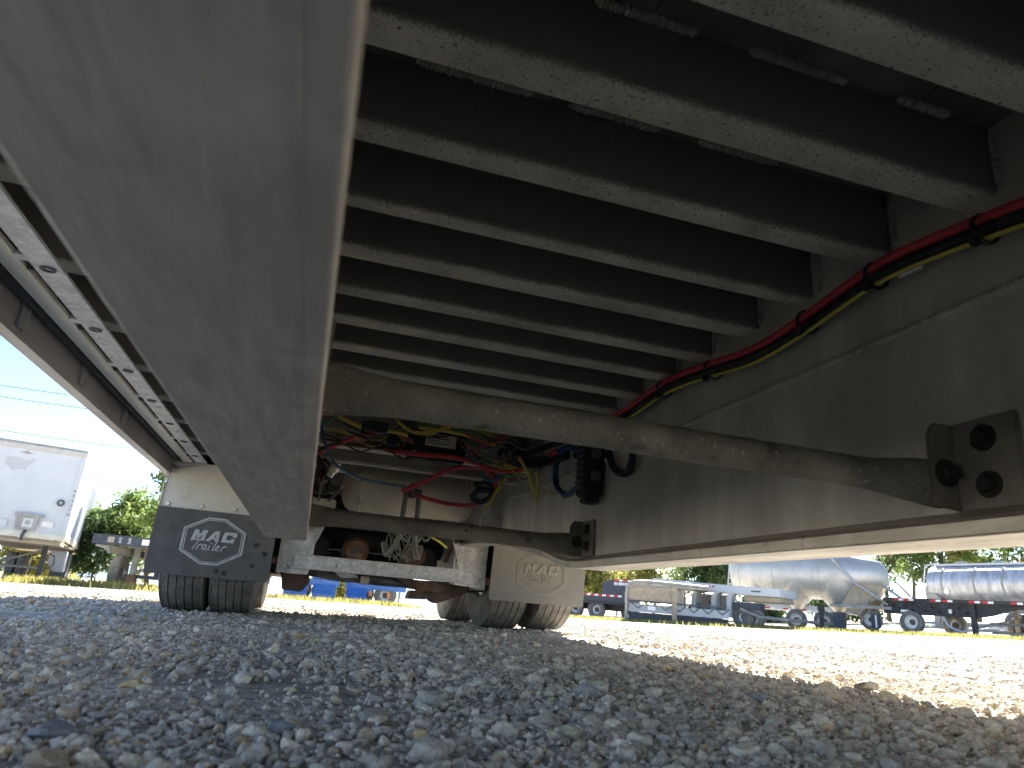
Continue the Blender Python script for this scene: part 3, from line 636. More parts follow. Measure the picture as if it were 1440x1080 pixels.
def flap(x0, x1, y, z0, z1, xc, m, mp, lab, tilt):
    f = MB().plate([(x0, y, z1), (x1, y, z1), (x1 + tilt, y - .006, z0 + .012), (x1 + tilt - .012, y - .006, z0), (x0 + tilt + .012, y - .006, z0), (x0 + tilt, y - .006, z0 + .012)], (0, .012, 0)).build('mud_flap', m, T, bev=.002, label=lab)
    zc = .2127; g = lambda u, v: (xc + u, zc + v)
    yy = y - .0085
    def poly(pts, holes=(), dy=0.):
        mb = MB()
        cu = bpy.data.curves.new('c', 'CURVE'); cu.dimensions = '2D'; cu.fill_mode = 'BOTH'
        for loop in (pts, *holes):
            s = cu.splines.new('POLY'); s.points.add(len(loop) - 1); s.use_cyclic_u = True
            for p, q_ in zip(s.points, loop): p.co = (q_[0], q_[1], 0, 1)
        o = bpy.data.objects.new('c', cu); C.objects.link(o)
        dg = bpy.context.evaluated_depsgraph_get(); me = bpy.data.meshes.new_from_object(o.evaluated_get(dg))
        bpy.data.objects.remove(o)
        return mb.add([(v.co.x, yy + dy, v.co.y) for v in me.vertices], [list(p.vertices) for p in me.polygons])
    def octo(k): return [g(u * k, v * k) for u, v in ((-.045, .124), (.045, .124), (.16, .060), (.16, -.060), (.045, -.124), (-.045, -.124), (-.16, -.060), (-.16, .060))]
    poly(octo(1.0), (octo(.935)[::-1],)).build('emblem_ring', mp, f, smooth=0)
    poly(octo(.905), (octo(.875)[::-1],)).build('emblem_ring', mp, f, smooth=0)
    S = lambda P: [g(u, v + .027) for u, v in P]
    sh = lambda P: [(u + .22 * v, v) for u, v in P]   # slant
    Mm = [(-.032, -.028), (-.032, .028), (-.012, .028), (.0, .004), (.012, .028), (.034, .028), (.034, -.028), (.015, -.028), (.015, .006), (.002, -.02), (-.004, -.02), (-.014, .004), (-.014, -.028)]
    Aa = [(-.036, -.028), (-.006, .028), (.018, .028), (.030, -.028), (.010, -.028), (.008, -.017), (-.010, -.017), (-.016, -.028)]
    Ah = [(-.004, -.006), (.005, .013), (.007, -.006)]
    Cc = [(-.030, -.022), (-.030, .022), (-.024, .028), (.036, .028), (.040, .004), (.018, .004), (.018, .013), (-.010, .013), (-.010, -.013), (.016, -.013), (.016, -.005), (.036, -.005), (.034, -.028), (-.024, -.028)]
    off = lambda P, d: [(u + d, v) for u, v in sh(P)]
    poly(S(off(Mm, -.075))).build('letter', mp, f, smooth=0)
    poly(S(off(Aa, .003)), (S(off(Ah, .003))[::-1],)).build('letter', mp, f, smooth=0)
    poly(S(off(Cc, .075))).build('letter', mp, f, smooth=0)
    st = [[(-.112, -.005), (-.09, .003), (-.046, .003)], [(-.070, .002), (-.083, -.022), (-.096, -.050)],
          [(-.077, -.050), (-.066, -.022)], [(-.070, -.031), (-.059, -.021), (-.051, -.024)],
          [(-.029, -.025), (-.039, -.021), (-.048, -.034), (-.046, -.046), (-.036, -.042), (-.028, -.024)], [(-.028, -.024), (-.034, -.045), (-.024, -.046)],
          [(-.011, -.023), (-.018, -.043), (-.009, -.047)], [(.024, .005), (.011, -.026), (.006, -.045), (.014, -.046)],
          [(.022, -.036), (.034, -.032), (.037, -.024), (.029, -.022), (.021, -.035), (.025, -.047), (.038, -.043)],
          [(.047, -.050), (.058, -.022)], [(.054, -.031), (.066, -.021), (.075, -.025)]]
    script = MB()
    for l in st:
        path = [Vector((*g(u, v), 0)) for u, v in l]; path = spline([(p.x, yy - .0006, p.y) for p in path], 6)
        for i in range(len(path) - 1):               # flat brush strokes
            p, q_ = path[i], path[i + 1]; d = (q_ - p).normalized(); nrm = Vector((-d.z, 0, d.x)) * .0029
            e = d * .0008; lift = Vector((0, -.00009 * (len(script.f) % 14), 0)); script.add([v + lift for v in (p - nrm - e, p + nrm - e, q_ + nrm + e, q_ - nrm + e)], [(0, 1, 2, 3)])
    script.lathe([(.0042, 0), (.0042, .0004)], (*[g(-.006, -.012)[0]], yy - .001, g(0, -.012)[1]), (0, 1, 0), 10)
    script.build('script_lettering', mp, f, smooth=0)
    return f
fl1 = flap(-.815, -.188, FY - .016, .024, .372, -.502, m_rub, m_print, 'black left mud flap with grey octagon emblem', .006)
fl2 = flap(1.09, 1.70, 4.13, .036, .40, 1.405, m_rubd, m_printd, 'right mud flap greyed by dust', -.012)
for px, py in ((304, 803), (315, 806), (354, 796), (360, 767), (372, 779)):
    q = at_Y(px, py, FY - .024); MB().lathe([(.014, 0), (.012, .0015)], q, (0, 1, 0), 14).build('mud_spot', m_dark, fl1)

# ------------------------------------------------------------------ background: materials
b_white = mat('white trailer paint', (.48, .51, .55), .45, 0, .05, 2, spots=[((.43, .455, .49), 3, .36, .2)])
b_grey = mat('weathered grey steel', (.30, .30, .29), .6, .2, .2, 4)
b_dk = mat('dark blue grey paint', (.045, .055, .075), .5, 0, .25, 5)
b_black = mat('black frame paint', (.035, .036, .04), .55, 0, .3, 6)
b_alu = mat('dull aluminium', (.50, .49, .47), .48, .6, .12, 1.5, bump=.03, bscale=4)
b_tank2 = mat('mottled aluminium', (.46, .47, .50), .42, .6, .35, 2.2, (1.5, 1, .5))
b_blue = mat('blue trailer paint', (.05, .15, .42), .4, 0, .12, 4)
b_tapered = mat('red reflective tape', (.6, .02, .03), .4, 0, .05, 8)
b_tapew = mat('white reflective tape', (.82, .82, .82), .4, 0, .03, 8)
b_or = mat('orange lamp lens', (.75, .22, .03), .3, 0, .05, 8)
b_tan = mat('dusty tan steel', (.36, .30, .22), .7, 0, .2, 5)

def gpt(px, py, D):
    p = at_D(px, py, D); return Vector((p.x, p.y, float(gz(p.x, p.y))))
def frame(pxa, Da, pxb, Db, py=870):                          # ground line from a to b: base point, heading, length
    a, b = gpt(pxa, py, Da), gpt(pxb, py, Db); d = b - a
    return a, math.atan2(d.y, d.x), math.hypot(d.x, d.y)
WHEEL = {}
def bg_wheel(par, x, y, rim=None, rad=.5, name='wheel'):
    rim = rim or m_rim; key = rim.name
    o = bpy.data.objects.new(name, None); C.objects.link(o); o.parent = par; o.location = (x, y, rad); o.empty_display_size = .1
    if key not in WHEEL:
        t = MB().lathe([(.29, -.14), (.40, -.155), (.47, -.14), (.5, -.10), (.49, -.03), (.49, .03), (.5, .10), (.47, .14), (.40, .155), (.29, .14)], (0, 0, 0), (0, 1, 0), 28, False)
        r = MB().lathe([(.30, -.125), (.275, -.135), (.26, -.10), (.235, .02), (.14, .04), (.13, -.02)], (0, 0, 0), (0, 1, 0), 28, False)
        hb = MB().lathe([(.128, .03), (.125, -.05), (.09, -.09), (.05, -.12)], (0, 0, 0), (0, 1, 0), 16)
        a = t.build('tyre', m_tyre, o, smooth=50); b = r.build('rim', rim, o); c_ = hb.build('hub', m_rustp, o)
        WHEEL[key] = (a.data, b.data, c_.data)
    else:
        for n, d in zip(('tyre', 'rim', 'hub'), WHEEL[key]): link(n, d, o)
    return o
def tape_row(par, xs, y, z, h, l):
    for i, x in enumerate(xs):
        MB().box(x, x + l * .5, y - .004, y - .001, z, z + h).build('red_tape', b_tapered, par)
        MB().box(x + l * .5 + .004, x + l - .01, y - .004, y - .001, z, z + h).build('white_tape', b_tapew, par)
def text_mesh(body, size, m, par, name='lettering', loc=(0, 0, 0), rot=(R(90), 0, 0)):
    cu = bpy.data.curves.new('t', 'FONT'); cu.body = body; cu.size = size; cu.align_x = 'CENTER'
    o = bpy.data.objects.new('t', cu); C.objects.link(o)
    dg = bpy.context.evaluated_depsgraph_get(); me = bpy.data.meshes.new_from_object(o.evaluated_get(dg)); bpy.data.objects.remove(o)
    me.materials.clear(); me.materials.append(m); me.transform(Euler(rot).to_matrix().to_4x4()); me.name = name
    q = link(name, me, par); q.location = loc; return q

# ------------------------------------------------------------------ white box trailer, left
def box_trailer():
    a = Vector((-6.85, 23.1, 0)); a.z = -.42; yaw = math.atan2(.227, .974) + R(0)
    t = thing('box_trailer', 'white box trailer parked nose towards us at the left edge', 'trailer', a, yaw)
    # local: x to the right (0 = right front corner), y backwards, z up
    W, L, z0, z1 = 2.6, 16.0, 1.24, 3.90
    MB().box(-W + .1, -.1, 0, .04, z0 + .14, z1 - .14).build('front_panel', b_white, t)
    MB().box(-.04, -.001, .14, L, z0 + .22, z1 - .06).build('side_panel', b_white, t)
    MB().box(-W, -W + .04, .14, L, z0, z1 - .06).build('side_panel', b_white, t)
    MB().box(-W, 0, -.02, L, z1 - .06, z1).build('roof', b_grey, t, bev=.02)
    MB().box(-W, -.0, -.035, .03, z1 - .22, z1 - .062).build('top_rail', mat('top rail', (.46, .44, .42), .5, .2, .1), t, bev=.02)
    MB().box(-W, 0, -.035, .03, z0 - .02, z0 + .14).build('bottom_rail', mat('front sill', (.55, .53, .47), .5, .2, .1), t, bev=.01)
    for x in (-.14, -W):
        MB().box(x, x + .14, -.04, .139, z0 + .142, z1 - .225).build('corner_post', b_white, t, bev=.03)
    rb = MB()
    for k in range(38): rb.box(-.001, .014, .35 + k * .41, .40 + k * .41, z0 + .23, z1 - .08)
    rb.build('side_ribs', b_white, t)
    MB().box(-.03, .02, .1, L, z0, z0 + .2).build('side_rail', mat('side sill', (.62, .56, .46), .5, .2, .1), t, bev=.01)
    dots = MB()
    for k in range(40): dots.box(.021, .024, .5 + k * .4, .55 + k * .4, z0 + .13, z0 + .16)
    dots.build('side_rivets', b_dk, t)
    MB().box(-W + .02, -.05, .1, L, z0 - .08, z0 - .022).build('floor', b_tan, t)
    MB().box(-W + .02, -.05, .04, 1.4, z0 - .16, z0 - .082).build('coupler_plate', b_tan, t)
    for x in (-.55, -2.0):
        lg = MB().box(x - .07, x + .07, 2.2, 2.36, .02, z0 - .085).build('landing_leg', b_dk, t, bev=.01)
        MB().box(x - .14, x + .14, 2.12, 2.44, -.05, .019).build('leg_foot', b_dk, lg)
    MB().tube([(-.62, 2.28, .95), (-1.93, 2.28, .42)], .035, 8).build('leg_brace', b_grey, t)
    MB().tube([(-.62, 2.25, .42), (-1.93, 2.25, .42)], .04, 8).build('leg_brace', b_grey, t)
    MB().tube([(-.45, 2.2, .9), (-.25, 2.15, .8), (-.22, 2.1, .55), (-.4, 2.1, .4)], .02, 6).build('crank_handle', b_dk, t)
    MB().extr([(-.55, 1.0), (-.08, 1.05), (-.05, .35), (-.35, .35), (-.55, .62)], 'y', 4.3, 5.5).build('side_box', b_white, t, bev=.02)
    MB().box(-.3, -.03, 6.0, 8.2, .2, 1.0).build('side_skirt', b_dk, t)
    for y in (11.2, 12.5):
        for x in (-.35, -.7, -1.9, -2.25):
            w_ = bg_wheel(t, x, y); w_.rotation_euler = (0, 0, R(90))
    # nose fittings
    bx = MB().extr([(-1.24, 1.42), (-.78, 1.42), (-.72, 1.86), (-1.28, 1.86)], 'y', -.12, -.041).build('hose_socket_box', b_grey, t, bev=.01)
    MB().box(-1.33, -.62, -.15, -.05, 1.80, 1.87).build('socket_rail', b_grey, bx)
    MB().box(-1.10, -.86, -.130, -.121, 1.50, 1.74).build('socket_plate', b_white, bx)
    MB().lathe([(.07, 0), (.07, .01)], (-.98, -.131, 1.63), (0, -1, 0), 16).build('socket', b_grey, bx)
    MB().tube([(-.98, -.10, 1.42), (-1.02, -.12, 1.28), (-1.02, -.12, 1.12)], .045, 8).build('hose', b_dk, t)
    MB().box(-.66, -.36, -.046, -.036, 1.55, 1.72).build('placard', mat('placard', (.6, .61, .6), .5), t)
    MB().box(-1.72, -1.46, -.046, -.036, 1.44, 1.66).build('document_holder', b_white, t)
    MB().box(-1.80, -1.722, -.046, -.036, 1.44, 1.66).build('document_edge', b_grey, t)
    MB().box(-2.35, -2.05, -.046, -.036, 1.44, 1.66).build('document_holder', b_white, t)
    ds = MB().lathe([(.10, 0), (.10, .03)], (-.33, -.041, 2.28), (0, -1, 0), 20).build('round_badge', b_dk, t)
    MB().lathe([(.05, 0), (.05, .005)], (-.33, -.071, 2.28), (0, -1, 0), 14).build('badge_centre', b_grey, ds)
    us = [(-1.93, 3.42), (-1.62, 3.42), (-1.5, 3.36), (-1.38, 3.38), (-1.27, 3.45), (-1.24, 3.40), (-1.36, 3.24), (-1.42, 3.12), (-1.40, 3.0), (-1.46, 3.10), (-1.62, 3.08), (-1.70, 3.0), (-1.80, 3.10), (-1.93, 3.18), (-1.98, 3.30)]
    MB().extr(us, 'y', -.0005, -.003 + .0).build('faded_decal', mat('faded decal', (.40, .425, .455), .5, 0, .04), t)
    wg = [(-1.72, 3.60), (-1.55, 3.615), (-1.50, 3.66), (-1.45, 3.615), (-1.28, 3.60), (-1.40, 3.57), (-1.50, 3.54), (-1.60, 3.57)]
    MB().extr(wg, 'y', -.003, -.0005).build('winged_emblem', b_grey, t)
    for k, ch in enumerate('45427'):
        text_mesh(ch, .13, b_dk, t, 'digit', (-.07, -.043, 2.62 - k * .14))
    for z in (1.95, 1.99): MB().box(-.12, -.03, -.044, -.0405, z, z + .015).build('mark', b_dk, t)
    MB().extr([(-1.95, 2.45), (-1.88, 2.48), (-1.90, 2.44)], 'y', -.003, -.0005).build('scuff', b_dk, t)
box_trailer()

# ------------------------------------------------------------------ flatbed at the left
def left_flatbed():
    a, yaw, L = frame(129, 23.5, 240, 22.8, 760)
    t = thing('flatbed_trailer', 'dark fronted flatbed trailer with stickers beside the white box trailer', 'trailer', a, yaw)
    MB().box(0, 2.55, 0, .09, 1.22, 1.50).build('front_rail', b_dk, t, bev=.01)
    MB().box(0, 2.55, .09, 13, 1.40, 1.49).build('deck', b_tan, t)
    for x in (.74, 1.72): MB().extr([(.1, 1.38), (2.2, 1.38), (2.4, .8), (3, .72), (10, .72), (10, 1.39), (.1, 1.39)], 'x', x, x + .14).build('frame_beam', b_grey, t)
    MB().extr([(0.02, 1.21), (.38, 1.21), (.46, 1.0), (.40, .98), (.30, 1.1), (.02, 1.16)], 'y', .3, 9).build('side_skirt', b_grey, t)
    for y in (.6, 1.3, 2.0, 2.8): MB().box(.05, 2.5, y, y + .1, 1.26, 1.395).build('crossmember', b_tan, t)
    for x in (.56, 2.05):
        lg = MB().box(x, x + .16, 1.9, 2.06, .25, 1.28).build('landing_leg', b_grey, t, bev=.01)
        MB().box(x - .05, x + .21, 1.85, 2.1, -.05, .45).build('leg_foot', m_rust, lg)
    MB().tube([(.75, 1.95, .50), (1.35, 1.95, .85)], .04, 6).build('leg_brace', b_grey, t)
    MB().tube([(2.1, 1.95, .5), (1.75, 1.95, .85)], .04, 6).build('leg_brace', b_grey, t)
    MB().box(.7, 2.1, 1.93, 2.02, .34, .45).build('leg_crossbar', b_dk, t)
    MB().box(.6, 2.1, 3.0, 3.3, .55, .72).build('underframe', b_dk, t)
    MB().lathe([(.08, 0), (.08, 2.2)], (.2, 5.5, .5), (1, 0, 0), 12).build('axle', b_dk, t)
    for x in (.10, 2.35):
        for y in (2.3,): w_ = bg_wheel(t, x, y); w_.rotation_euler = (0, 0, R(90))
    st = [(.42, .18, b_tan), (.72, .34, b_grey), (1.36, .20, b_tapew), (1.62, .20, b_tapew), (1.92, .06, b_tapew), (2.06, .10, b_tapew), (2.28, .10, b_tapew)]
    for x, w_, m in st:
        s_ = MB().box(x, x + w_, -.004, -.001, 1.28, 1.44).build('sticker', m, t)
        if x == 1.62: MB().box(x, x + w_, -.007, -.0045, 1.39, 1.44).build('sticker_band', b_tapered, s_)
        if x == .72: MB().lathe([(.10, 0), (.10, .002)], (x + .17, -.005, 1.36), (0, -1, 0), 18).build('round_emblem', b_dk, s_)
    MB().lathe([(.06, 0), (.06, .02)], (1.95, .0, 1.24), (0, -1, 0), 12).build('lamp', b_black, t)
left_flatbed()

# ------------------------------------------------------------------ blue trailers seen beneath the axles
def blue_trailer(px, D, px2, D2, h, label, ramps):
    a, yaw, L = frame(px, D, px2, D2)
    t = thing('blue_trailer', label, 'trailer', a, yaw, 'blue trailers beyond the axles')
    MB().box(0, L, .1, 2.3, .62, .86).build('deck_frame', b_blue, t, bev=.01)
    MB().box(L * .1, L * .45, .0, .09, .45, h).build('side_panel', b_blue, t)
    MB().box(L * .5, L * .95, .3, 1.2, .868, h + .1).build('tool_chest', b_blue, t, bev=.02)
    for k in range(ramps):
        x = .1 + k * L / max(1, ramps)
        r_ = MB().extr([(-.5, .05), (-.45, .05), (.09, .6), (.09, .66), (0, .66)], 'x', x, x + .9).build('ramp', b_blue, t)
        for j in range(5): MB().box(x, x + .9, -.42 + j * .1, -.38 + j * .1, .14 + j * .105, .17 + j * .105).build('ramp_rib', b_tapew, r_)
    for x in (.05, L * .4, L * .7): MB().box(x, x + .14, -.03, .08, .35, .55).build('marker_lamp', b_or, t)
    for x in (.3 * L, .3 * L + 1.0): bg_wheel(t, x, .3, m_rim, .42)
    for x in (.15, L - .3): MB().box(x, x + .08, .15, .28, -.02, .61).build('leg', b_grey, t)
    return t
blue_trailer(388, 30, 470, 30, 1.15, 'blue trailer with ramps seen under the left end of the axle', 2)
blue_trailer(478, 32, 566, 32, 1.3, 'blue trailer with stacked equipment seen under the middle of the axle', 1)

# ------------------------------------------------------------------ right hand row
def black_stepdeck():
    a, yaw, L = frame(800, 40, 925, 38)
    t = thing('step_deck_trailer', 'black trailer with red and white tape and raised front deck behind the grey flatbed', 'trailer', a, yaw)
    MB().box(-4, 3.2, 0, 2.5, .95, 1.32).build('deck', b_dk, t, bev=.01)
    MB().box(-4, 3.2, -.02, .0, .82, .94).build('lower_rail', b_black, t)
    tape_row(t, [-3.8 + .46 * k for k in range(15)], -.001, 1.22, .10, .46)
    MB().extr([(1.9, 1.33), (1.95, 1.95), (2.6, 2.15), (4.9, 2.15), (4.9, 1.75), (3.3, 1.70), (3.2, 1.33)], 'y', 0, 2.5).build('raised_deck', b_dk, t)
    tape_row(t, [2.65 + .5 * k for k in range(3)], -.001, 2.05, .08, .5)
    for x0, n_, z_ in ((2.65, 8, 1.84), (-.1, 5, .98)):  # block letters too far away to read
        for k in range(n_): MB().box(x0 + k * .13, x0 + k * .13 + (.09, .07, .10)[k % 3], -.030, -.022 if z_ < 1 else -.004, z_, z_ + .15).build('painted_mark', b_tapew, t)
    MB().box(4.15, 4.4, -.02, -.001, 1.88, 2.08).build('marker_lamp', b_or, t)
    for x in (.2, 1.5): bg_wheel(t, x, .35, m_rim)
    bg_wheel(t, 3.1, 1.2, m_rimw)
    MB().box(-4, 3, .8, 1.0, .5, .95).build('frame_beam', b_black, t)
    MB().box(-4, 3, 1.5, 1.7, .5, .95).build('frame_beam', b_black, t)
black_stepdeck()

def grey_flatbed():
    a, yaw, L = frame(879, 33, 948, 33)
    t = thing('flatbed_trailer', 'grey steel trailer nose on two legs with a zigzag truss beneath', 'trailer', a, yaw)
    W = L
    MB().tube(spline([(.05, 0, .05), (.05, 0, 1.25), (.12, 0, 1.6), (.45, 0, 1.76), (1.2, 0, 1.80), (W + 1.5, 0, 1.72)], 6), .07, 8).build('front_frame', b_grey, t)
    MB().box(.12, W + .2, .05, .12, .95, 1.50).build('side_panel', b_tan, t)
    MB().box(.1, W + 1.6, .1, 2.4, 1.6, 1.72).build('deck', b_grey, t)
    MB().box(W - .1, W + .12, -.02, .12, .05, 1.62).build('landing_leg', b_tan, t)
    MB().box(-.02, .12, -.02, .14, -.05, .9).build('landing_leg', b_grey, t)
    MB().box(.1, W + 2.2, -.01, .06, .88, .95).build('lower_rail', b_dk, t)
    for k in range(24): MB().box(.35 + k * .075, .385 + k * .075, .02, .06, 1.51, 1.57).build('spring_coil', b_tan, t)
    MB().box(.15, W + 2.4, .3, .36, .45, .80).build('white_skirt', b_white, t)
    for k in range(7):
        x = .25 + k * .62
        MB().tube([(x, .2, .87), (x + .31, .2, .60), (x + .62, .2, .87)], .022, 6).build('truss_bar', b_dk, t)
    MB().box(1.0, 1.35, -.03, -.012, .55, .72).build('licence_plate', b_tapew, t)
    MB().box(.15, W + 2.4, .5, 2.2, .05, .44).build('side_box', b_dk, t)
grey_flatbed()

def white_nose():
    a, yaw, L = frame(948, 35.5, 1098, 33.5)
    t = thing('gooseneck_trailer', 'white trailer with long gooseneck, pillars and rounded arches', 'trailer', a, yaw)
    MB().extr([(-1.1, 1.72), (-1.1, 2.05), (1.1, 1.95), (1.1, 1.70)], 'y', -.1, 2.3).build('gooseneck', b_white, t)
    MB().extr([(1.104, 1.58), (1.104, 1.93), (L, 1.80), (L, 1.46), (3.9, 1.46), (3.2, 1.50)], 'y', 0, 2.2).build('nose_beam', b_white, t, bev=.02)
    MB().box(3.4, L - .05, .2, 2.0, 1.22, 1.455).build('nose_box', b_tan, t, bev=.04)
    for x in (1.5, 1.75, 1.95): MB().box(x, x + .12, -.006, -.001, 1.74, 1.82).build('sticker', b_tapered, t)
    MB().box(.6, .9, -.115, -.101, 1.78, 1.95).build('sticker', b_tapew, t)
    MB().box(-.9, -.7, -.115, -.101, 1.78, 1.95).build('marker_lamp', b_or, t)
    MB().box(3.8, 4.25, -.006, -.001, 1.62, 1.68).build('nameplate', b_dk, t)
    MB().box(.05, .36, 0, .3, .55, 1.60).build('pillar', b_white, t, bev=.02)
    for x0 in (.85, 1.85, 2.6):
        P = spline([(x0, .1, .5), (x0, .1, 1.25), (x0 + .12, .1, 1.48), (x0 + .4, .1, 1.55), (x0 + .75, .1, 1.55)], 5)
        MB().loft([[p + Vector((dx, dy, 0)) for dx, dy in ((-.0, 0), (.22, 0), (.22, .5), (0, .5))] for p in P]).build('fender_arch', b_white, t, smooth=50)
    MB().box(.9, 2.5, .7, 1.2, .45, 1.45).build('support_wall', b_grey, t)
    for k in range(2): MB().extr([(1.15 + k * .55, .5), (1.35 + k * .55, 1.15), (1.5 + k * .55, 1.15), (1.62 + k * .55, .5)], 'y', .55, .69).build('hopper_web', b_tan, t)
    MB().box(.1, .7, -.05, .3, -.05, .55).build('foot', b_dk, t)
    for x, m in ((1.0, m_rim), (1.75, m_rim), (3.3, m_rim), (3.75, m_rim)): bg_wheel(t, x, .35, m)
    MB().box(2.9, 4.2, .1, .6, .85, 1.15).build('axle_frame', b_dk, t, bev=.02)
    MB().tube([(3.3, -.05, .85), (4.2, -.05, .55), (5.4, -.05, .5)], .07, 8).build('drawbar', b_grey, t)
white_nose()

def dry_tanker():
    a, yaw, L = frame(1030, 39, 1236, 37.5)
    t = thing('tanker_trailer', 'silver dry bulk tanker with cone hoppers and a ladder', 'trailer', a, yaw)
    zc, r = 2.78, 1.22
    MB().lathe([(.5, -.35), (.95, -.2), (1.15, -.02), (r, .2), (r, L - 2.6), (1.12, L - 1.6), (.9, L - .7), (.72, L + .1), (.4, L + .35)], (0, 1.3, zc), (1, 0, 0), 40).build('tank_shell', b_alu, t, smooth=50)
    for x in (1.0, 2.95, 4.9):
        h = MB().lathe([(1.18, .0), (1.12, -.5), (.92, -.95), (.56, -1.4), (.26, -1.72), (.14, -1.78), (.12, -1.95)], (x, 1.3, zc), (0, 0, 1), 32).build('hopper', b_alu, t, smooth=50)
        MB().lathe([(.2, 0), (.2, .2)], (x, 1.3, zc - 2.0), (0, 0, 1), 16).build('hopper_valve', b_dk, h)
    for x in (.3, 2.0, 3.95, L - 2.6):
        MB().lathe([(r + .001, 0), (r + .02, .01), (r + .02, .04), (r + .001, .05)], (x, 1.3, zc), (1, 0, 0), 40, False).build('tank_band', b_alu, t)
    MB().box(-.1, L - .6, 1.4, 1.6, .95, 1.22).build('chassis_rail', b_white, t, bev=.01)
    MB().box(-.1, L - .6, 2.3, 2.5, .95, 1.22).build('chassis_rail', b_white, t, bev=.01)
    tape_row(t, [.4 + .9 * k for k in range(6)], 1.4, .97, .07, .5)
    MB().tube([(-.2, .0, .52), (L - 1.9, .0, .40)], .075, 10).build('discharge_pipe', b_grey, t)
    for x in (3.1, 4.4): bg_wheel(t, x, .3, m_rimw)
    ld = MB().tube([(-.55, .9, 1.3), (-.35, .9, 3.6)], .035, 6).build('ladder_rail', b_white, t)
    MB().tube([(-.1, .9, 1.3), (.05, .9, 3.6)], .035, 6).build('ladder_rail', b_white, t)
    for k in range(7): MB().tube([(-.52 + k * .03, .9, 1.5 + k * .3), (-.08 + k * .022, .9, 1.5 + k * .3)], .03, 6).build('ladder_rung', b_white, t)
    MB().tube([(L - 1.9, .2, 3.5), (L - .9, .2, 2.35), (L + .4, .2, 1.45)], .06, 8).build('strut', b_alu, t)
    MB().tube([(L - .4, 1.3, 2.8), (L + 1.3, .6, 1.5)], .07, 8).build('strut', b_alu, t)
    MB().extr([(L - 1.7, 1.35), (L - .9, 2.5), (L + .2, 2.3), (L - .4, 1.35)], 'y', .5, 2.1).build('end_support', b_tan, t)
    MB().box(L - 2.1, L + .6, .1, 2.5, 1.23, 1.36).build('end_deck', b_grey, t)
    MB().extr([(4.6, .95), (5.5, .95), (5.2, .5), (4.95, .5)], 'y', .35, .5).build('hanger', b_tan, t)
    lg = MB().lathe([(.10, 0), (.10, .95), (.16, .96), (.16, 1.15)], (4.45, -.6, 0), (0, 0, 1), 14).build('landing_leg', b_black, t)
    MB().box(L - 1.9, L - 1.35, -.3, -.26, .1, .95).build('mud_flap', b_dk, t)
dry_tanker()

def black_flatbed():
    a, yaw, L = frame(1232, 37.5, 1500, 34.5)
    t = thing('flatbed_trailer', 'black flatbed trailer with holed beam and red and white tape on the right', 'trailer', a, yaw)
    MB().box(.4, L, 0, 2.5, 1.38, 1.52).build('deck', b_black, t, bev=.01)
    tape_row(t, [.9, 1.35, 2.5, 2.98, 4.05, 4.55, 5.6, 6.1], 0, 1.40, .09, .44)
    MB().extr([(.35, 1.37), (.2, 1.15), (.2, .82), (4.2, .82), (4.8, .95), (5.6, 1.22), (L, 1.25), (L, 1.37)], 'y', .35, .47).build('frame_beam', b_black, t)
    for k in range(13):
        MB().lathe([(.07, 0), (.07, .012), (.05, .012), (.05, .0)], (.42 + k * .28, .35, 1.18 if k % 2 else 1.0), (0, -1, 0), 12).build('beam_hole', m_blk, t)
    for x in (.75, 1.65, 2.65): MB().extr([(x, 1.36), (x + .5, 1.36), (x + .25, 1.1)], 'y', .335, .345).build('gusset', b_dk, t)
    MB().box(1.0, 1.36, .33, .345, .92, 1.02).build('plate', b_tapew, t)
    MB().box(3.05, 3.18, .33, .345, .95, 1.12).build('sticker', b_tapew, t)
    P = spline([(-.35, 0, .75), (-.3, 0, 1.15), (.0, 0, 1.36), (.36, 0, 1.36)], 5)
    MB().loft([[p, p + Vector((0, .9, 0)), p + Vector((.03, .9, .03)), p + Vector((.03, 0, .03))] for p in P]).build('fender', b_tan, t, smooth=50)
    mf = MB().box(-.22, .22, -.05, -.02, .12, .74).build('mud_flap', b_dk, t); MB().box(-.02, .06, -.056, -.051, .14, .70).build('flap_stripe', b_tapew, mf)
    for x, m in ((-.45, m_rimw), (1.45, m_rimw), (.6, m_rim), (2.55, m_rim)): bg_wheel(t, x, .40 if m is m_rimw else 1.9, m)
    lg = MB().box(3.95, 4.15, .2, .34, .02, 1.36).build('landing_leg', b_black, t); MB().box(3.88, 4.25, .15, .42, -.05, .019).build('leg_foot', b_black, lg)
    MB().box(4.95, 5.10, 1.8, 1.95, .0, 1.3).build('landing_leg', b_tan, t)
    MB().tube([(4.1, .3, .4), (5.0, 1.8, .9)], .04, 6).build('leg_brace', b_grey, t)
    MB().tube([(2.9, .1, .78), (3.1, .1, .4), (3.6, .1, .22), (4.0, .1, .3)], .05, 6).build('guard_rail', b_white, t)
    for z in (.28, .62): MB().tube([(4.3, 1.2, z), (L, 1.2, z + .1)], .06, 6).build('side_bar', b_grey, t)
    MB().box(5.3, L, 1.6, 1.7, .7, 1.1).build('tool_box', b_dk, t)
    for x in (5.0, 5.6): bg_wheel(t, x, 2.2, m_rim)
    MB().tube([(-1.2, .3, .75), (-.7, .25, .55), (-.9, .2, .3)], .06, 6).build('air_pipe', b_tan, t)
    MB().box(-1.6, -.45, .3, 2.3, 1.22, 1.36).build('tail_deck', b_grey, t, bev=.02)
    MB().extr([(-1.6, 1.365), (-.9, 1.62), (-.2, 1.365)], 'y', .5, .55).build('tail_gusset', b_grey, t)
black_flatbed()

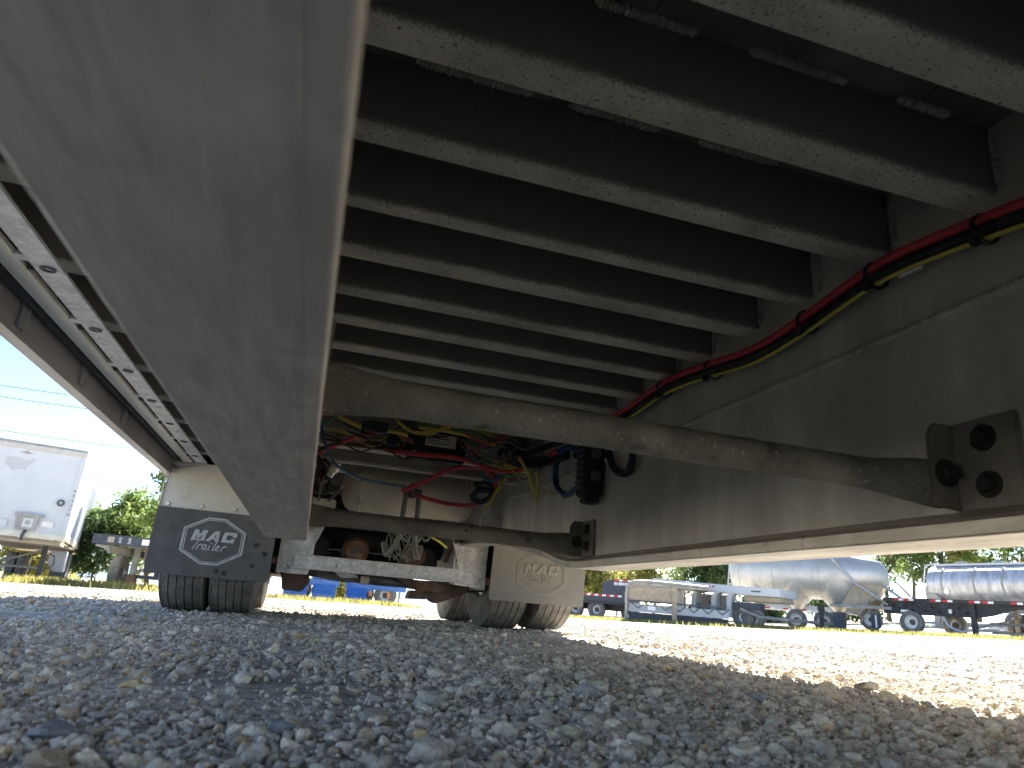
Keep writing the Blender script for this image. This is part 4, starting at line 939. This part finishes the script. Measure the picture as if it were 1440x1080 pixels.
def silver_tank():
    a, yaw, L = frame(1306, 47, 1520, 43)
    t = thing('tanker_trailer', 'mottled silver tank trailer with dark bands behind the black flatbed', 'trailer', a, yaw)
    zc, r = 2.45, 1.0
    MB().lathe([(.3, -.02), (.85, 0), (.97, .06), (r, .2), (r, L)], (0, 1, zc), (1, 0, 0), 40).build('tank_shell', b_tank2, t, smooth=50)
    for x in (.9, 2.7, 4.2, 5.8): MB().lathe([(r + .001, 0), (r + .03, .01), (r + .03, .10), (r + .001, .11)], (x, 1, zc), (1, 0, 0), 40, False).build('tank_band', b_grey, t)
    MB().box(.2, L, .65, 1.35, zc + r - .02, zc + r + .1).build('walkway', b_white, t)
    for x in (1.6, 3.6): MB().lathe([(.28, 0), (.28, .18)], (x, 1, zc + r + .05), (0, 0, 1), 16).build('manhole', b_grey, t)
    MB().extr([(-.1, 1.3), (.9, 1.3), (.35, 2.1), (-.1, 2.3)], 'y', .15, 1.85).build('end_support', b_grey, t)
    MB().tube([(-.15, .3, 1.4), (-.3, .3, 2.4), (-.1, .3, 3.45), (.6, .3, 3.55)], .035, 6).build('handrail', b_white, t)
    MB().box(-1.0, L, .6, 1.4, 1.0, 1.3).build('chassis', b_grey, t)
    for x in (4.5, 5.8): bg_wheel(t, x, .3, m_rim)
    MB().lathe([(.16, 0), (.16, .03)], (1.2, .06, 2.0), (0, -1, 0), 14).build('round_sticker', b_tapew, t)
    MB().box(.2, .5, .2, .5, .0, 1.0).build('landing_leg', b_grey, t)
silver_tank()

# ------------------------------------------------------------------ vegetation
def leafcol(name, c, c2): return mat(name, c, .6, 0, .25, 1.3, col2=c2, trans=.45, spec=.2)
lf_g = leafcol('green leaf', (.12, .19, .05), (.21, .27, .08))
lf_y = leafcol('yellow green leaf', (.24, .26, .06), (.36, .33, .10))
lf_d = leafcol('dark leaf', (.06, .11, .045), (.11, .16, .06))
lf_o = leafcol('orange leaf', (.24, .13, .045), (.30, .19, .06))
m_bark = mat('bark', (.10, .08, .06), .9, 0, .3, 20, bump=.5)
def tree(p, h, wd, m, label, seed, n=2600, leaf=.16, low=.25, cat='tree', name='tree', group=None, dense=1.):
    r = np.random.default_rng(seed); t = thing(name, label, cat, p, r.uniform(0, 6), group)
    ends = []
    mb = MB(); top = Vector((r.normal(0, .05) * h, r.normal(0, .05) * h, h * .8))
    mb.tube(spline([(0, 0, -.15), (r.normal(0, .03) * h, r.normal(0, .03) * h, h * .35), top], 5), [.035 * h * (1 - .85 * k / 10) * .6 for k in range(11)], 7)
    for k in range(11):
        a = r.uniform(0, 6.28); z0 = h * r.uniform(low, .75); L = wd * r.uniform(.5, 1.0)
        e = Vector((math.cos(a) * L, math.sin(a) * L, min(h * .97, z0 + h * r.uniform(.05, .3))))
        mb.tube(spline([Vector((0, 0, z0)), e * .5 + Vector((0, 0, z0 * .5)), e], 4), [.010 * h, .009 * h, .008 * h, .007 * h, .006 * h, .005 * h, .004 * h, .003 * h, .002 * h], 5); ends.append(e)
    ends.append(top); ends.append(Vector((0, 0, h * .95)))
    mb.build('trunk', m_bark, t)
    nc = int(70 * dense); cl = []
    for k in range(nc):
        e = ends[r.integers(len(ends))]; s = r.uniform(.2, 1.0)
        c = Vector((e.x * s, e.y * s, e.z)) + Vector(r.normal(0, 1, 3)) * .12 * wd; cl.append((c, wd * r.uniform(.12, .34)))
    per = n // nc; V, F = [], []
    for c, cr_ in cl:
        pos = np.array(c) + r.normal(size=(per, 3)) * .62 * cr_ * np.array([1, 1, .8])
        u = r.normal(size=(per, 3)); u /= np.linalg.norm(u, axis=1, keepdims=True); q = np.cross(u, r.normal(size=(per, 3))); q /= np.linalg.norm(q, axis=1, keepdims=True)
        s = leaf * r.uniform(.5, 1.2, (per, 1)); o = len(V) * per * 4
        V.append(np.stack([pos - u * s, pos + q * s * .45, pos + u * s, pos - q * s * .45], 1).reshape(-1, 3))
    V = np.concatenate(V); F = np.arange(len(V)).reshape(-1, 4)
    me = bpy.data.meshes.new('crown'); me.from_pydata(V.tolist(), [], F.tolist()); me.materials.append(m); link('crown', me, t)
    return t
G1, G2 = 'trees behind the left hand trailers', 'trees behind the right hand trailers'
tree(gpt(152, 830, 34), 3.9, 1.7, lf_g, 'bushy green tree right beside the rear of the white box trailer', 1, 5200, .15, .12, group=G1)
tree(gpt(207, 830, 31), 4.9, 1.5, lf_g, 'taller airy tree against the sky beside the black mud flap', 2, 4200, .13, .2, group=G1, dense=.8)
tree(gpt(183, 830, 37), 3.3, 1.9, lf_y, 'low bushy tree between the two left hand trees', 3, 4200, .16, .1, group=G1)
tree(gpt(126, 830, 33), 2.6, 1.2, lf_d, 'dark green shrub between the box trailer and the dark flatbed', 4, 4000, .13, .05, 'shrub', 'shrub')
tree(gpt(20, 825, 44), 2.2, 2.2, lf_y, 'sunlit shrub seen under the white box trailer', 5, 2600, .17, .05, 'shrub', 'shrub')
tree(gpt(60, 825, 45), 2.0, 2.0, lf_y, 'second sunlit shrub seen under the white box trailer nearer its landing leg', 6, 2400, .17, .05, 'shrub', 'shrub')
tree(gpt(836, 870, 54), 4.2, 2.6, lf_y, 'yellowing tree just right of the grey mud flap', 7, 4200, .2, .1, group=G2)
tree(gpt(866, 870, 60), 3.7, 2.4, lf_o, 'orange tinged tree behind the black raised deck', 8, 3200, .2, .1, group=G2)
tree(gpt(918, 870, 58), 6.2, 3.4, lf_y, 'broad yellow green tree above the grey flatbed', 9, 5000, .22, .15, group=G2)
tree(gpt(962, 870, 62), 6.5, 2.2, lf_g, 'thin tree with gaps above the white gooseneck', 10, 1600, .2, .3, group=G2, dense=.6)
tree(gpt(1006, 870, 56), 6.8, 2.6, lf_d, 'dense dark green tree left of the tanker ladder', 11, 6500, .2, .1, group=G2)
for k, (px, D, h, wd, m, n, lab) in enumerate([(1252, 58, 8.5, 2.4, lf_d, 1500, 'slim dark tree just right of the dry bulk tanker'), (1285, 64, 9, 3.0, lf_g, 1900, 'airy green tree over the left end of the mottled tank'), (1330, 60, 9.5, 2.8, lf_g, 2100, 'leafy tree over the first band of the mottled tank'),
        (1378, 62, 10, 3.0, lf_y, 2200, 'yellow green tree over the middle of the mottled tank'), (1425, 60, 10, 3.2, lf_g, 2100, 'green tree at the right edge above the mottled tank'), (1475, 60, 10, 3.2, lf_y, 1800, 'yellow green tree just beyond the right edge')]):
    tree(gpt(px, 880, D), h, wd, m, lab, 20 + k, int(n * 1.8), .22, .04, group=G2, dense=.8)
tree(gpt(1175, 880, 52), 1.8, 3.2, lf_d, 'dark hedge seen under the dry bulk tanker', 31, 3600, .18, .02, 'hedge', 'hedge')
tree(gpt(1078, 880, 50), 1.7, 2.6, lf_d, 'dark hedge seen under the pipe of the dry bulk tanker', 32, 3000, .18, .02, 'hedge', 'hedge')
tree(gpt(470, 860, 46), 2.2, 3.0, lf_y, 'sunlit bush glimpsed behind the blue trailers', 33, 2400, .18, .05, 'shrub', 'shrub')

def grass():
    r = np.random.default_rng(3); V, n = [], 9000
    def strip(pts, k, hh):
        for _ in range(k):
            i = r.integers(len(pts) - 1); a, b = pts[i], pts[i + 1]; s = r.uniform()
            p = a.lerp(b, s); x, y = p.x + r.normal(0, .5), p.y + r.normal(0, 1.1); z = float(gz(x, y)); h = hh * r.uniform(.4, 1.3)
            d = Vector((r.normal(), r.normal(), 0)).normalized() * .03; l = Vector((r.normal(0, .3), r.normal(0, .3), 1)) * h; q = Vector((x, y, z - .02))
            V.extend([q - d, q + d, q + l])
    strip([gpt(-20, 815, 24.5), gpt(120, 824, 24.5), gpt(240, 830, 24)], 3200, .22)
    strip([gpt(380, 845, 29), gpt(570, 855, 31)], 2600, .20)
    strip([gpt(800, 866, 36), gpt(900, 872, 32.5), gpt(1000, 877, 33.5), gpt(1100, 882, 34), gpt(1250, 887, 34), gpt(1450, 893, 33)], 9000, .15)
    me = bpy.data.meshes.new('grass'); me.from_pydata([tuple(v) for v in V], [], [(3 * i, 3 * i + 1, 3 * i + 2) for i in range(len(V) // 3)])
    me.materials.append(leafcol('dry grass', (.22, .22, .06), (.36, .32, .11))); link('grass', me, kind='stuff')
grass()

# far hills
def hills():
    V, F = [], []; N = 140
    for i in range(N + 1):
        a = R(-70 + i * 170 / N); h = 16 + 9 * math.sin(i * .31) + 6 * math.sin(i * .83 + 1) + 3 * math.sin(i * 2.1)
        for rr, z in ((520, -12), (600, h * .7), (700, h), (900, -10)): V.append((rr * math.sin(a), rr * math.cos(a), z))
    for i in range(N):
        for k in range(3): F.append((i * 4 + k, i * 4 + 4 + k, i * 4 + 5 + k, i * 4 + 1 + k))
    me = bpy.data.meshes.new('hills'); me.from_pydata(V, [], F); me.shade_smooth()
    me.materials.append(mat('wooded hill', (.16, .22, .24), .95, 0, .3, .05)); link('hills', me, kind='structure')
hills()

# overhead wires
for k, (l, rpt, lab) in enumerate([((-30, 537), (330, 581), 'topmost thin overhead wire crossing the sky at left'), ((-30, 553), (330, 597), 'second overhead wire from the top at left'), ((-30, 600), (330, 645), 'middle overhead wire just above the box trailer roof'),
        ((-30, 650), (330, 693), 'upper of the two wires beside the box trailer'), ((-30, 660), (330, 702), 'lowest overhead wire beside the box trailer')]):
    a, b = at_D(*l, 46), at_D(*rpt, 50)
    P = [a.lerp(b, s) + Vector((0, 0, -.5 * 4 * s * (1 - s) * .3)) for s in np.linspace(-.3, 1.6, 24)]
    tag(MB().tube(P, .018, 5).build('power_line', m_dark), lab, 'power line', 'overhead wires at left')

for o in WROOT: del o['_w']
